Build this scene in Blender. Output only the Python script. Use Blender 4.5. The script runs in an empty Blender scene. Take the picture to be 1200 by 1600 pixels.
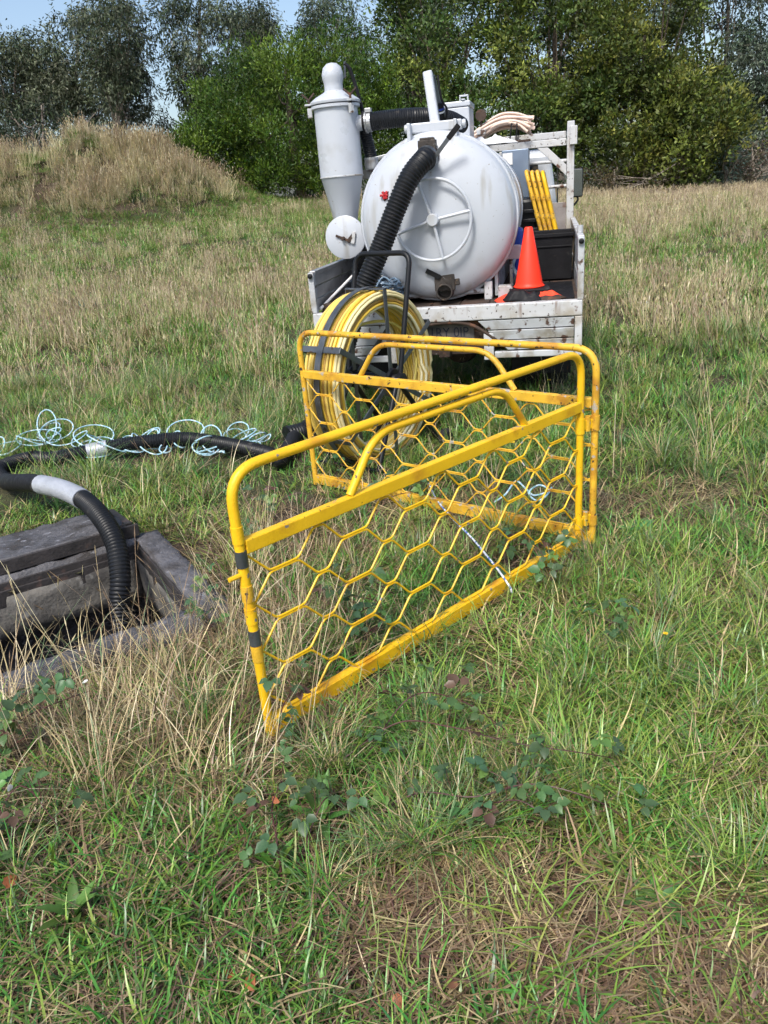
import bpy, math, random
import numpy as np
from math import sin, cos, pi, radians, sqrt
from mathutils import Vector, Matrix

SC = bpy.context.scene
COL = SC.collection
rng = np.random.default_rng(7)
random.seed(7)

# ---------------------------------------------------------------- camera
PITCH, ROLL, CAM_H, FPX = radians(22.62), radians(-4.96), 1.668, 1200.0
Fv = np.array([0, cos(PITCH), -sin(PITCH)])
R0 = np.array([1.0, 0, 0])
U0 = np.cross(R0, Fv)
Rv = cos(ROLL) * R0 + sin(ROLL) * U0
Uv = -sin(ROLL) * R0 + cos(ROLL) * U0
CAM = np.array([0, 0, CAM_H])
cam = bpy.data.cameras.new("camera")
cam.sensor_fit = 'VERTICAL'
cam.sensor_height = 24.0
cam.lens = 18.0
cam.clip_start = 0.05
cam.clip_end = 1500
camo = bpy.data.objects.new("camera", cam)
COL.objects.link(camo)
camo.matrix_world = Matrix(((Rv[0], Uv[0], -Fv[0], 0), (Rv[1], Uv[1], -Fv[1], 0),
                            (Rv[2], Uv[2], -Fv[2], CAM_H), (0, 0, 0, 1)))
SC.camera = camo

# ---------------------------------------------------------------- sky, sun, exposure
SUN_EL, SUN_AZ = radians(52), radians(205)      # azimuth: clockwise from +y, so the sun stands behind the camera
world = bpy.data.worlds.new("World")
SC.world = world
world.use_nodes = True
wn = world.node_tree
sky = wn.nodes.new('ShaderNodeTexSky')
sky.sky_type = 'NISHITA'
sky.sun_disc = False
sky.sun_elevation = SUN_EL
sky.sun_rotation = SUN_AZ
sky.dust_density = 2.5
sky.air_density = 1.0
bg = wn.nodes['Background']
bg.inputs['Strength'].default_value = 0.075
wn.links.new(sky.outputs[0], bg.inputs['Color'])
sun = bpy.data.lights.new("sun", 'SUN')
sun.energy = 1.5
sun.angle = radians(13)
sun.color = (1.0, 0.965, 0.90)
suno = bpy.data.objects.new("sun", sun)
COL.objects.link(suno)
sd = Vector((sin(SUN_AZ) * cos(SUN_EL), cos(SUN_AZ) * cos(SUN_EL), sin(SUN_EL)))
suno.rotation_euler = sd.to_track_quat('Z', 'Y').to_euler()
suno.location = (0, -5, 12)
SC.view_settings.view_transform = 'Standard'
SC.view_settings.look = 'None'
SC.view_settings.gamma = 1.0
SC.view_settings.use_curve_mapping = False
SC.view_settings.exposure = 1.45
SC.cycles.max_bounces = 5
SC.cycles.diffuse_bounces = 3
SC.cycles.adaptive_threshold = 0.03
SC.cycles.glossy_bounces = 2
SC.cycles.transmission_bounces = 2
SC.cycles.transparent_max_bounces = 4

# ---------------------------------------------------------------- pixel helpers (a pixel gives a direction; the depth comes from what it touches)
def ray(x, y):
    return Fv + Rv * (x - 600) / FPX + Uv * (800 - y) / FPX
def atz(x, y, z=0.0):
    d = ray(x, y)
    return CAM + d * (z - CAM_H) / d[2]
def aty(x, y, Y):
    d = ray(x, y)
    return CAM + d * Y / d[1]

def lat_noise(x, y, s, seed=0):
    """smooth value noise in 0..1"""
    x = np.asarray(x, float) / s; y = np.asarray(y, float) / s
    xi = np.floor(x).astype(np.int64); yi = np.floor(y).astype(np.int64)
    fx = x - xi; fy = y - yi
    fx = fx * fx * (3 - 2 * fx); fy = fy * fy * (3 - 2 * fy)
    def h(a, b):
        n = (a * 374761393 + b * 668265263 + seed * 1442695041) & 0x7fffffff
        n = ((n ^ (n >> 13)) * 1274126177) & 0x7fffffff
        return ((n ^ (n >> 16)) & 0xffff) / 65535.0
    return (h(xi, yi) * (1 - fx) + h(xi + 1, yi) * fx) * (1 - fy) + (h(xi, yi + 1) * (1 - fx) + h(xi + 1, yi + 1) * fx) * fy

MOUNDS = [(-9.2, 27.5, 3.3, 2.6, 1.6), (-6.7, 28.2, 1.9, 2.2, 1.0), (-14.0, 27.0, 4.2, 3.0, 1.55), (-4.6, 29.0, 1.6, 1.8, .45)]
def terrain(x, y):
    x = np.asarray(x, float); y = np.asarray(y, float)
    t = np.clip((y - 7.0) / 23.0, 0, 1)
    s = t * t * 1.15 / (t + 0.15)
    z = s * (1.42 - 0.060 * np.clip(x, -25, 22))
    z = z + (lat_noise(x, y, 1.3, 3) - .5) * 0.05 * np.clip((y - .5) / 3, .3, 1) + (lat_noise(x, y, 5, 4) - .5) * .16 * np.clip((y - 6) / 8, 0, 1)
    for mx, my, rx, ry, h in MOUNDS:
        z = z + h * np.exp(-(((x - mx) / rx) ** 2 + ((y - my) / ry) ** 2) * 1.3) * (.72 + .56 * lat_noise(x, y, 1.1, 9))
    return z

# ---------------------------------------------------------------- mesh builder
class MB:
    def __init__(self):
        self.v = []; self.f = []
    def add(self, vs, fs):
        o = len(self.v)
        self.v.extend([tuple(map(float, p)) for p in vs])
        self.f.extend([tuple(i + o for i in f) for f in fs])
        return self
    def box(self, c, s, rot=None):
        c = Vector(c); hx, hy, hz = s[0] / 2, s[1] / 2, s[2] / 2
        P = [Vector((a * hx, b * hy, d * hz)) for a in (-1, 1) for b in (-1, 1) for d in (-1, 1)]
        if rot is not None: P = [rot @ p for p in P]
        return self.add([p + c for p in P], [(0, 1, 3, 2), (4, 6, 7, 5), (0, 4, 5, 1), (2, 3, 7, 6), (0, 2, 6, 4), (1, 5, 7, 3)])
    def bar(self, a, b, w, h, up=(0, 0, 1)):
        """rectangular bar from a to b, w across, h along up"""
        a = Vector(a); b = Vector(b); d = (b - a); L = d.length; d.normalize()
        up = Vector(up); s = d.cross(up)
        if s.length < 1e-4: s = d.cross(Vector((1, 0, 0)))
        s.normalize(); u = s.cross(d)
        rot = Matrix((s, d, u)).transposed()
        return self.box((a + b) / 2, (w, L, h), rot)
    def tube(self, pts, r, n=10, closed=False, caps=True):
        pts = [Vector(p) for p in pts]; m = len(pts)
        rs = r if hasattr(r, '__len__') else [r] * m
        T = []
        for i in range(m):
            a = pts[(i - 1) % m] if (closed or i > 0) else pts[0]
            b = pts[(i + 1) % m] if (closed or i < m - 1) else pts[-1]
            t = b - a
            T.append(t.normalized() if t.length > 1e-9 else Vector((0, 0, 1)))
        ref = Vector((0, 0, 1)) if abs(T[0].z) < .9 else Vector((1, 0, 0))
        N = (ref - T[0] * ref.dot(T[0])).normalized()
        vs = []
        for i in range(m):
            N = (N - T[i] * N.dot(T[i]))
            N = N.normalized() if N.length > 1e-6 else T[i].orthogonal().normalized()
            B = T[i].cross(N)
            for k in range(n):
                a = 2 * pi * k / n
                vs.append(pts[i] + (N * cos(a) + B * sin(a)) * rs[i])
        fs = []
        for i in range(m if closed else m - 1):
            j = (i + 1) % m
            for k in range(n):
                l = (k + 1) % n
                fs.append((i * n + k, i * n + l, j * n + l, j * n + k))
        if caps and not closed:
            fs.append(tuple(range(n - 1, -1, -1))); fs.append(tuple((m - 1) * n + k for k in range(n)))
        return self.add(vs, fs)
    def lathe(self, prof, c=(0, 0, 0), axis=(0, 0, 1), n=32):
        """prof: (radius, height along axis)"""
        c = Vector(c); ax = Vector(axis).normalized(); e = ax.orthogonal().normalized(); g = ax.cross(e)
        vs = []; fs = []
        for r, h in prof:
            for k in range(n):
                a = 2 * pi * k / n
                vs.append(c + ax * h + (e * cos(a) + g * sin(a)) * max(r, 1e-4))
        for i in range(len(prof) - 1):
            for k in range(n):
                l = (k + 1) % n
                fs.append((i * n + k, i * n + l, (i + 1) * n + l, (i + 1) * n + k))
        if prof[0][0] > 1e-3: fs.append(tuple(range(n - 1, -1, -1)))
        if prof[-1][0] > 1e-3: fs.append(tuple((len(prof) - 1) * n + k for k in range(n)))
        return self.add(vs, fs)
    def build(self, name, mat, parent=None, smooth=False, bevel=0.0, loc=None, seg=2):
        me = bpy.data.meshes.new(name)
        me.from_pydata(self.v, [], self.f)
        me.materials.append(mat)
        if smooth:
            me.polygons.foreach_set('use_smooth', [True] * len(me.polygons))
            try: me.set_sharp_from_angle(angle=radians(38))
            except Exception: pass
        me.update()
        o = bpy.data.objects.new(name, me)
        COL.objects.link(o)
        if parent is not None: o.parent = parent
        if loc is not None: o.location = loc
        if bevel > 0:
            b = o.modifiers.new('bevel', 'BEVEL'); b.width = bevel; b.segments = seg; b.limit_method = 'ANGLE'; b.angle_limit = radians(40)
        return o

def np_mesh(name, V, Fq, mat, col=None, smooth=False):
    """V (n,3), Fq (m,k) same-size faces, col (n,3) point colours"""
    me = bpy.data.meshes.new(name)
    V = np.ascontiguousarray(V, np.float32); Fq = np.ascontiguousarray(Fq, np.int32)
    k = Fq.shape[1]
    me.vertices.add(len(V)); me.vertices.foreach_set('co', V.ravel())
    me.loops.add(Fq.size); me.loops.foreach_set('vertex_index', Fq.ravel())
    me.polygons.add(len(Fq)); me.polygons.foreach_set('loop_start', np.arange(0, Fq.size, k, dtype=np.int32))
    if smooth: me.polygons.foreach_set('use_smooth', np.ones(len(Fq), bool))
    if col is not None:
        at = me.color_attributes.new('col', 'FLOAT_COLOR', 'POINT')
        c4 = np.ones((len(V), 4), np.float32); c4[:, :3] = col
        at.data.foreach_set('color', c4.ravel())
    me.materials.append(mat)
    me.update(calc_edges=True); me.validate()
    return me

def link(name, me, parent=None, loc=None):
    o = bpy.data.objects.new(name, me); COL.objects.link(o)
    if parent is not None: o.parent = parent
    if loc is not None: o.location = loc
    return o
def tag(o, label, cat=None, group=None, kind=None):
    o['label'] = label
    if cat: o['category'] = cat
    if group: o['group'] = group
    if kind: o['kind'] = kind
    return o
def empty(name, loc=(0, 0, 0), rz=0.0):
    o = bpy.data.objects.new(name, None); COL.objects.link(o)
    o.location = loc; o.rotation_euler = (0, 0, rz); o.empty_display_size = .1
    return o
def spline(pts, n=12, closed=False):
    """Catmull-Rom through pts"""
    P = [np.array(p, float) for p in pts]; m = len(P); out = []
    for i in range(m if closed else m - 1):
        p0 = P[(i - 1) % m] if (closed or i > 0) else 2 * P[0] - P[1]
        p1 = P[i]; p2 = P[(i + 1) % m]
        p3 = P[(i + 2) % m] if (closed or i < m - 2) else 2 * P[-1] - P[-2]
        for k in range(n):
            t = k / n
            out.append(.5 * ((2 * p1) + (-p0 + p2) * t + (2 * p0 - 5 * p1 + 4 * p2 - p3) * t * t + (-p0 + 3 * p1 - 3 * p2 + p3) * t ** 3))
    if not closed: out.append(P[-1])
    return out
def resample(pts, step):
    P = np.array(pts, float); d = np.r_[0, np.cumsum(np.linalg.norm(np.diff(P, axis=0), axis=1))]
    n = max(2, int(d[-1] / step) + 1); s = np.linspace(0, d[-1], n)
    return np.stack([np.interp(s, d, P[:, i]) for i in range(3)], 1), s
def rounded(pts, rad, n=6):
    """polyline with its inner corners rounded"""
    P = [Vector(p) for p in pts]; out = [P[0]]
    for i in range(1, len(P) - 1):
        a = (P[i - 1] - P[i]); b = (P[i + 1] - P[i])
        r = min(rad, a.length * .49, b.length * .49)
        A = P[i] + a.normalized() * r; B = P[i] + b.normalized() * r
        for k in range(n + 1):
            t = k / n
            out.append(A * (1 - t) ** 2 + P[i] * 2 * t * (1 - t) + B * t * t)
    out.append(P[-1])
    return out

# ---------------------------------------------------------------- materials
def mat(name, col, rough=.5, metal=0.0, var=.12, vs=6.0, chips=(), bump=0.0, bs=80.0, spec=.5, rvar=.12, streak=None):
    """chips: (colour, scale, threshold, softness[, roughness]) patches of wear, rust or dirt with a shape of their own"""
    m = bpy.data.materials.new(name); m.use_nodes = True
    nt = m.node_tree; N = nt.nodes; L = nt.links; p = N['Principled BSDF']
    tc = N.new('ShaderNodeTexCoord')
    def noise(scale, det=5, off=(0, 0, 0), sc=(1, 1, 1)):
        mp = N.new('ShaderNodeMapping'); mp.inputs['Location'].default_value = off; mp.inputs['Scale'].default_value = sc
        L.new(tc.outputs['Object'], mp.inputs['Vector'])
        n = N.new('ShaderNodeTexNoise'); n.inputs['Scale'].default_value = scale; n.inputs['Detail'].default_value = det
        L.new(mp.outputs[0], n.inputs['Vector']); return n.outputs['Fac']
    def mix(f, a, b):
        x = N.new('ShaderNodeMix'); x.data_type = 'RGBA'
        L.new(f, x.inputs[0])
        for s, v in ((6, a), (7, b)):
            if isinstance(v, tuple): x.inputs[s].default_value = (*v, 1)
            else: L.new(v, x.inputs[s])
        return x.outputs[2]
    def ramp(f, lo, hi):
        r = N.new('ShaderNodeMapRange'); r.inputs[1].default_value = lo; r.inputs[2].default_value = hi
        L.new(f, r.inputs[0]); return r.outputs[0]
    c = mix(ramp(noise(vs), .3, .7), tuple(x * (1 - var) for x in col), tuple(min(1, x * (1 + var)) for x in col))
    rr = ramp(noise(vs * 3, 4, (3, 1, 2)), .2, .8)
    rm = N.new('ShaderNodeMapRange'); rm.inputs[3].default_value = max(.02, rough - rvar); rm.inputs[4].default_value = min(1, rough + rvar)
    L.new(rr, rm.inputs[0]); ro = rm.outputs[0]
    if streak:
        c = mix(ramp(noise(streak[1], 4, (5, 5, 5), (1, 1, .12)), streak[2], streak[2] + .12), c, streak[0])
    for i, ch in enumerate(chips):
        f = ramp(noise(ch[1], 8, (i * 7.1, i * 3.3, 2 * i)), ch[2], ch[2] + ch[3])
        c = mix(f, c, ch[0])
    L.new(c, p.inputs['Base Color']); L.new(ro, p.inputs['Roughness'])
    p.inputs['Metallic'].default_value = metal
    p.inputs['Specular IOR Level'].default_value = spec
    if bump:
        b = N.new('ShaderNodeBump'); b.inputs['Strength'].default_value = bump; b.inputs['Distance'].default_value = .01
        L.new(noise(bs, 6, (1, 9, 4)), b.inputs['Height']); L.new(b.outputs[0], p.inputs['Normal'])
    return m

def leafmat(name, trans=.35, rough=.5, spec=.35, jit=.5, bump=False):
    """colour from the mesh's own 'col' attribute, varied a little per object instance"""
    m = bpy.data.materials.new(name); m.use_nodes = True
    nt = m.node_tree; N = nt.nodes; L = nt.links; p = N['Principled BSDF']
    a = N.new('ShaderNodeAttribute'); a.attribute_name = 'col'
    oi = N.new('ShaderNodeObjectInfo')
    mr = N.new('ShaderNodeMapRange'); mr.inputs[3].default_value = 1 - jit * .5; mr.inputs[4].default_value = 1 + jit * .5
    L.new(oi.outputs['Random'], mr.inputs[0])
    hs = N.new('ShaderNodeHueSaturation')
    L.new(mr.outputs[0], hs.inputs['Value']); L.new(a.outputs['Color'], hs.inputs['Color'])
    m2 = N.new('ShaderNodeMath'); m2.operation = 'MULTIPLY_ADD'; m2.inputs[1].default_value = .05; m2.inputs[2].default_value = .475
    L.new(oi.outputs['Random'], m2.inputs[0]); L.new(m2.outputs[0], hs.inputs['Hue'])
    L.new(hs.outputs[0], p.inputs['Base Color'])
    p.inputs['Roughness'].default_value = rough; p.inputs['Specular IOR Level'].default_value = spec
    tr = N.new('ShaderNodeBsdfTranslucent'); L.new(hs.outputs[0], tr.inputs['Color'])
    mx = N.new('ShaderNodeMixShader'); mx.inputs[0].default_value = trans
    L.new(p.outputs[0], mx.inputs[1]); L.new(tr.outputs[0], mx.inputs[2])
    L.new(mx.outputs[0], N['Material Output'].inputs['Surface'])
    return m

RUST = (.10, .035, .015)
M = {}
M['yellow'] = mat('yellow_paint', (.80, .47, .012), .42, var=.1, vs=5, spec=.45, bump=.15, bs=120,
                  chips=(((.58, .28, .015), 7, .55, .14), ((.24, .21, .18), 24, .665, .025), ((.06, .035, .02), 60, .68, .03)))
M['yellow_worn'] = mat('yellow_paint_worn', (.68, .40, .03), .5, var=.2, vs=5, bump=.25, bs=110,
                  chips=(((.46, .22, .02), 9, .5, .15), ((.38, .35, .30), 24, .61, .04), ((.05, .03, .02), 42, .625, .05)))
M['white'] = mat('white_paint', (.455, .485, .53), .34, var=.05, vs=2, spec=.5, bump=.05, bs=6, streak=((.36, .36, .35), 9, .58),
                 chips=(((.36, .365, .365), 3.0, .56, .2), ((.22, .19, .16), 60, .70, .03)))
M['white_rusty'] = mat('rusty_white_paint', (.50, .51, .52), .5, var=.08, vs=4, bump=.15, bs=40, streak=((.15, .075, .04), 16, .60),
                 chips=(((.36, .33, .28), 5, .50, .15), (RUST, 15, .625, .07), ((.05, .03, .02), 36, .63, .05)))
M['white_dirty'] = mat('dirty_white_paint', (.45, .47, .49), .55, var=.12, vs=5, bump=.15, bs=40,
                 chips=(((.27, .25, .21), 6, .48, .16), ((.09, .05, .035), 15, .585, .06)))
M['alu'] = mat('dull_aluminium', (.42, .43, .44), .42, .6, var=.2, vs=5, chips=(((.2, .18, .16), 8, .55, .15),), bump=.1)
M['steel'] = mat('worn_steel', (.13, .145, .16), .42, .75, var=.25, vs=10, chips=(((.09, .06, .045), 20, .62, .06),), bump=.1)
M['blackpaint'] = mat('black_paint', (.008, .009, .011), .42, spec=.3, var=.2, vs=9, chips=(((.08, .08, .085), 30, .68, .04),))
M['blackrub'] = mat('black_rubber', (.010, .010, .012), .6, spec=.22, var=.3, vs=12, chips=(((.05, .045, .04), 9, .62, .12),), bump=.1)
M['hose'] = mat('black_ribbed_hose', (.009, .010, .012), .45, spec=.3, var=.3, vs=8, chips=(((.06, .055, .05), 12, .62, .12),))
M['tape'] = mat('silver_grey_tape', (.40, .42, .46), .42, .25, var=.1, vs=14, bump=.3, bs=60)
M['rust'] = mat('dark_rusty_steel', (.045, .028, .02), .8, var=.5, vs=8, chips=(((.14, .06, .03), 12, .58, .1), ((.25, .24, .23), 20, .66, .06)), bump=.4, bs=60)
M['valve'] = mat('dark_cast_iron', (.045, .038, .033), .65, .3, var=.4, vs=12, chips=(((.13, .09, .06), 18, .6, .08), ((.2, .2, .2), 26, .66, .05)), bump=.4, bs=60)
M['cone'] = mat('fluorescent_orange_plastic', (1.0, .045, .018), .5, var=.04, vs=4, bump=.05)
M['cone'].node_tree.nodes['Principled BSDF'].inputs['Specular IOR Level'].default_value = .3
M['orangecloth'] = mat('orange_cloth', (.85, .06, .02), .8, var=.15, vs=10, bump=.2)
M['redtap'] = mat('red_plastic', (.42, .012, .018), .4)
M['rod'] = leafmat('yellow_fibreglass_rod', 0.0, .42, .4, 0.0)
M['conduit'] = mat('pinkish_beige_conduit', (.72, .55, .45), .5, var=.12, vs=6, chips=(((.4, .3, .24), 12, .62, .1),))
M['rope'] = mat('pale_blue_rope', (.33, .56, .68), .6, var=.25, vs=30, chips=(((.72, .78, .82), 60, .52, .1),), bump=.3, bs=300)
M['ropeblue'] = mat('blue_white_rope', (.75, .78, .82), .6, var=.1, vs=20, chips=(((.06, .14, .42), 55, .49, .04),), bump=.3, bs=200)
M['ropedark'] = mat('grey_blue_rope', (.12, .18, .25), .7, var=.4, vs=24, chips=(((.35, .42, .5), 40, .56, .1),))
M['concrete'] = mat('weathered_concrete', (.12, .112, .10), .9, var=.35, vs=5, bump=.9, bs=35,
                    chips=(((.045, .042, .04), 4, .48, .2), ((.20, .195, .185), 14, .6, .12)))
M['darkconc'] = mat('dark_wet_concrete_edge', (.085, .083, .09), .7, var=.4, vs=9, bump=1.0, bs=55,
                    chips=(((.035, .03, .028), 7, .5, .15), ((.20, .20, .22), 22, .6, .1)))
M['pitrust'] = mat('rusty_pit_iron', (.028, .024, .024), .75, var=.4, vs=9, bump=.4, bs=60, chips=(((.075, .048, .04), 13, .6, .1),))
M['glass'] = mat('dark_glass', (.02, .025, .03), .06, var=.05, rvar=.02, spec=.8)
M['mirror'] = mat('mirror_glass', (.16, .21, .25), .12, .9, var=.05, rvar=.03)
M['bluegrey'] = mat('blue_grey_steel', (.16, .21, .29), .4, .3, var=.2, vs=4)
M['blueplastic'] = mat('blue_plastic', (.02, .06, .35), .4)
M['paper'] = mat('white_sticker', (.75, .75, .74), .6, var=.05)
M['pinkbox'] = mat('faded_pink_plastic', (.62, .48, .50), .5, var=.1)
M['redlens'] = mat('red_lens', (.35, .01, .01), .25)
M['tyre'] = mat('tyre_rubber', (.015, .015, .015), .85, var=.3, bump=.3)
M['chequer'] = mat('chequer_plate', (.34, .31, .30), .5, .4, var=.2, chips=(((.16, .08, .05), 9, .56, .12),))
M['ink'] = mat('dark_ink', (.012, .015, .03), .6)
M['plate'] = mat('number_plate_shaded', (.085, .082, .08), .5, var=.1, chips=(((.16, .14, .12), 12, .5, .2),))  # dirty white plate, recess shade put into its dark base colour
M['leaf'] = leafmat('tree_leaf', .20, .5, .3, .12)
M['grass'] = leafmat('grass_blade', .20, .36, .5, .6)
M['bramble'] = leafmat('bramble_leaf', .2, .42, .4, .4)
M['bark'] = mat('bark', (.11, .085, .065), .9, var=.35, vs=5, bump=.6, bs=30, chips=(((.25, .21, .17), 6, .57, .1),))
M['palebark'] = mat('pale_bark', (.26, .22, .18), .85, var=.3, vs=4, bump=.4, bs=25, chips=(((.10, .075, .06), 5, .52, .12),))
M['cane'] = mat('dark_red_cane', (.075, .025, .025), .55, var=.3, vs=20)
M['petal'] = mat('yellow_petal', (.75, .50, .01), .6)
# ================================================================ ground with the pit opening
E1 = np.array([.511, -.860]); E1 /= np.linalg.norm(E1)
E2 = np.array([-E1[1] * -1, 0]);  E2 = np.array([E1[1], -E1[0]])      # perpendicular, pointing left and toward the viewer
PIT_B = np.array([-1.25, 3.894]); PIT_L1, PIT_L2, PIT_Z = 1.124, 2.1, .06
def pit_xy(a, b):                       # a along the short side, b along the long one, from the back corner
    return PIT_B + E1 * a + E2 * b
def in_pit(x, y, m=0.0):
    dx = np.asarray(x) - PIT_B[0]; dy = np.asarray(y) - PIT_B[1]
    a = dx * E1[0] + dy * E1[1]; b = dx * E2[0] + dy * E2[1]
    return (a > -m) & (a < PIT_L1 + m) & (b > -m) & (b < PIT_L2 + m)

def ground_material():
    m = bpy.data.materials.new('soil_and_thatch'); m.use_nodes = True
    nt = m.node_tree; N = nt.nodes; L = nt.links; p = N['Principled BSDF']
    g = N.new('ShaderNodeNewGeometry')
    def noise(s, d=6):
        n = N.new('ShaderNodeTexNoise'); n.inputs['Scale'].default_value = s; n.inputs['Detail'].default_value = d
        L.new(g.outputs['Position'], n.inputs['Vector']); return n.outputs['Fac']
    def ramp(f, stops):
        r = N.new('ShaderNodeValToRGB'); e = r.color_ramp.elements
        e[0].position, e[0].color = stops[0][0], (*stops[0][1], 1); e[1].position, e[1].color = stops[-1][0], (*stops[-1][1], 1)
        for q, c in stops[1:-1]:
            x = e.new(q); x.color = (*c, 1)
        L.new(f, r.inputs[0]); return r.outputs[0]
    a = ramp(noise(60), [(.3, (.022, .014, .009)), (.5, (.055, .036, .022)), (.7, (.12, .08, .05))])
    b = ramp(noise(35), [(.3, (.02, .03, .008)), (.5, (.045, .06, .016)), (.72, (.10, .09, .035))])
    x = N.new('ShaderNodeMix'); x.data_type = 'RGBA'
    r = N.new('ShaderNodeMapRange'); r.inputs[1].default_value = .42; r.inputs[2].default_value = .6
    L.new(noise(1.1, 4), r.inputs[0]); L.new(r.outputs[0], x.inputs[0]); L.new(a, x.inputs[6]); L.new(b, x.inputs[7])
    L.new(x.outputs[2], p.inputs['Base Color']); p.inputs['Roughness'].default_value = .95
    bm = N.new('ShaderNodeBump'); bm.inputs['Strength'].default_value = .8; bm.inputs['Distance'].default_value = .03
    L.new(noise(90), bm.inputs['Height']); L.new(bm.outputs[0], p.inputs['Normal'])
    return m

def graded(lo, hi, flo, fhi, fine, grow):
    a = list(np.arange(flo, fhi + 1e-6, fine)); s = fine
    while a[-1] < hi: s *= grow; a.append(a[-1] + s)
    s = fine
    while a[0] > lo: s *= grow; a.insert(0, a[0] - s)
    return np.array(a)
gx = graded(-420, 420, -3.4, 1.2, .055, 1.09)
gy = graded(-30, 520, 1.6, 5.0, .055, 1.07)
GX, GY = np.meshgrid(gx, gy)
V = np.stack([GX.ravel(), GY.ravel(), terrain(GX, GY).ravel()], 1)
nx = len(gx); ny = len(gy)
ii, jj = np.meshgrid(np.arange(ny - 1), np.arange(nx - 1), indexing='ij')
a = (ii * nx + jj).ravel()
Fq = np.stack([a, a + 1, a + nx + 1, a + nx], 1)
cc = V[Fq].mean(1)
Fq = Fq[~in_pit(cc[:, 0], cc[:, 1], -.07)]
ground = link('ground', np_mesh('ground', V, Fq, ground_material(), smooth=True))
tag(ground, 'grassy field rising gently to the tree line', kind='structure')
# ================================================================ trees
def leaf_cards(P, D, ln, wd, col, rg):
    """diamond leaves at P pointing along D (n,3), each a folded quad pair"""
    n = len(P)
    D = D / (np.linalg.norm(D, axis=1, keepdims=True) + 1e-9)
    Rn = rg.normal(size=(n, 3)); S = np.cross(D, Rn); S /= (np.linalg.norm(S, axis=1, keepdims=True) + 1e-9)
    ln = ln[:, None]; wd = wd[:, None]
    V = np.stack([P, P + D * ln * .45 + S * wd * .5, P + D * ln, P + D * ln * .45 - S * wd * .5], 1).reshape(-1, 3)
    F = np.arange(n * 4).reshape(-1, 4)
    C = np.repeat(col, 4, axis=0)
    return V, F, C

def crown_leaves(clusters, per, ln, wd, cols, rg, droop=0.0, up=.35, shell=.55, jit=.18):
    """clusters (k,4..6): centre + radii; leaves thickest toward each cluster's skin"""
    Vs, Fs, Cs = [], [], []; o = 0
    cols = np.array(cols)
    for c in clusters:
        r = np.array(c[3:6]) if len(c) >= 6 else np.array([c[3]] * 3)
        n = int(per * (r[0] * r[1] * r[2]) ** (2 / 3))
        if n < 4: n = 4
        # small twigs: several leaves from one point, so that light and dark tufts form
        k = max(1, n // 7)
        d = rg.normal(size=(k, 3)); d /= np.linalg.norm(d, axis=1, keepdims=True)
        rad = shell + (1 - shell) * rg.random((k, 1)) ** .7
        rad *= 1 + .22 * rg.normal(size=(k, 1))
        T = np.array(c[:3]) + d * rad * r
        P = np.repeat(T, 7, axis=0) + rg.normal(size=(k * 7, 3)) * ln * .55
        dd = np.repeat(d, 7, axis=0)
        D = dd * .7 + rg.normal(size=(k * 7, 3)) * .55 + np.array([0, 0, up]) - np.array([0, 0, droop])
        m = len(P)
        base = cols[rg.integers(len(cols))] * (1 + rg.normal() * .12)
        col = np.repeat(base[None], m, 0) * (1 + rg.normal(size=(m, 1)) * jit)
        tw = np.repeat(1 + rg.normal(size=(k, 1)) * jit, 7, axis=0)
        col = np.clip(col * tw + rg.normal(size=(m, 3)) * .006, .004, 1)
        v, f, cl = leaf_cards(P, D, ln * (.6 + .8 * rg.random(m)), wd * (.6 + .8 * rg.random(m)), col, rg)
        Vs.append(v); Fs.append(f + o); Cs.append(cl); o += len(v)
    return np.concatenate(Vs), np.concatenate(Fs), np.concatenate(Cs)

def limbs(base, clusters, r0, rg, stem_top, nbr=14, sides=7):
    """a wobbling tapered trunk and limbs out to some of the clusters"""
    mb = MB(); base = np.array(base, float); top = np.array(stem_top, float)
    ts = np.linspace(0, 1, 9)
    wob = np.cumsum(rg.normal(size=(9, 2)) * .05 * np.linalg.norm(top - base) / 6, axis=0)
    P = np.array([base + (top - base) * t + np.array([w[0], w[1], 0]) for t, w in zip(ts, wob)])
    P[0] = base; P[0][2] -= .2
    mb.tube(P, list(r0 * (1 - .75 * ts) + .015), sides)
    for c in [clusters[i] for i in rg.choice(len(clusters), min(nbr, len(clusters)), replace=False)]:
        t = rg.uniform(.15, .85); q = P[0] + 0; i = int(t * 8); q = P[i] + (P[i + 1] - P[i]) * (t * 8 - i)
        e = np.array(c[:3]); mid = (q + e) / 2 + np.array([0, 0, -.12 * np.linalg.norm(e - q)]) + rg.normal(size=3) * .12
        L = spline([q, mid, e], 5); rr = r0 * (1 - .75 * t) * .45
        mb.tube(L, list(np.linspace(rr, .018, len(L))), 5)
    return mb

def make_tree(name, label, base, clusters, per, ln, wd, cols, bark, r0, top, seed, nbr=14, group=None, cat='tree', **kw):
    rg = np.random.default_rng(seed)
    root = empty(name, base)
    b = np.array(base)
    V, F, C = crown_leaves(clusters, per, ln, wd, cols, rg, **kw)
    me = np_mesh('crown', V - b, F, M['leaf'], C)
    link('crown', me, root)
    mb = limbs(base, clusters, r0, rg, top, nbr)
    mb.v = [(p[0] - b[0], p[1] - b[1], p[2] - b[2]) for p in mb.v]
    mb.build('trunk', bark, root, smooth=True)
    tag(root, label, cat, group)
    return root

def envelope(rg, n, c, R, rmin, rmax, flat=.8, fn=None):
    """n clusters spread through an uneven ellipsoid, more of them near its skin"""
    out = []
    while len(out) < n:
        d = rg.normal(size=3); d /= np.linalg.norm(d)
        rad = rg.random() ** .42
        p = np.array(c) + d * rad * np.array(R) * (1 + .12 * rg.normal())
        if fn and not fn(p): continue
        r = rg.uniform(rmin, rmax)
        out.append((*p, r, r, r * flat))
    return out
def gz(x, y): return float(terrain(x, y))

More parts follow.
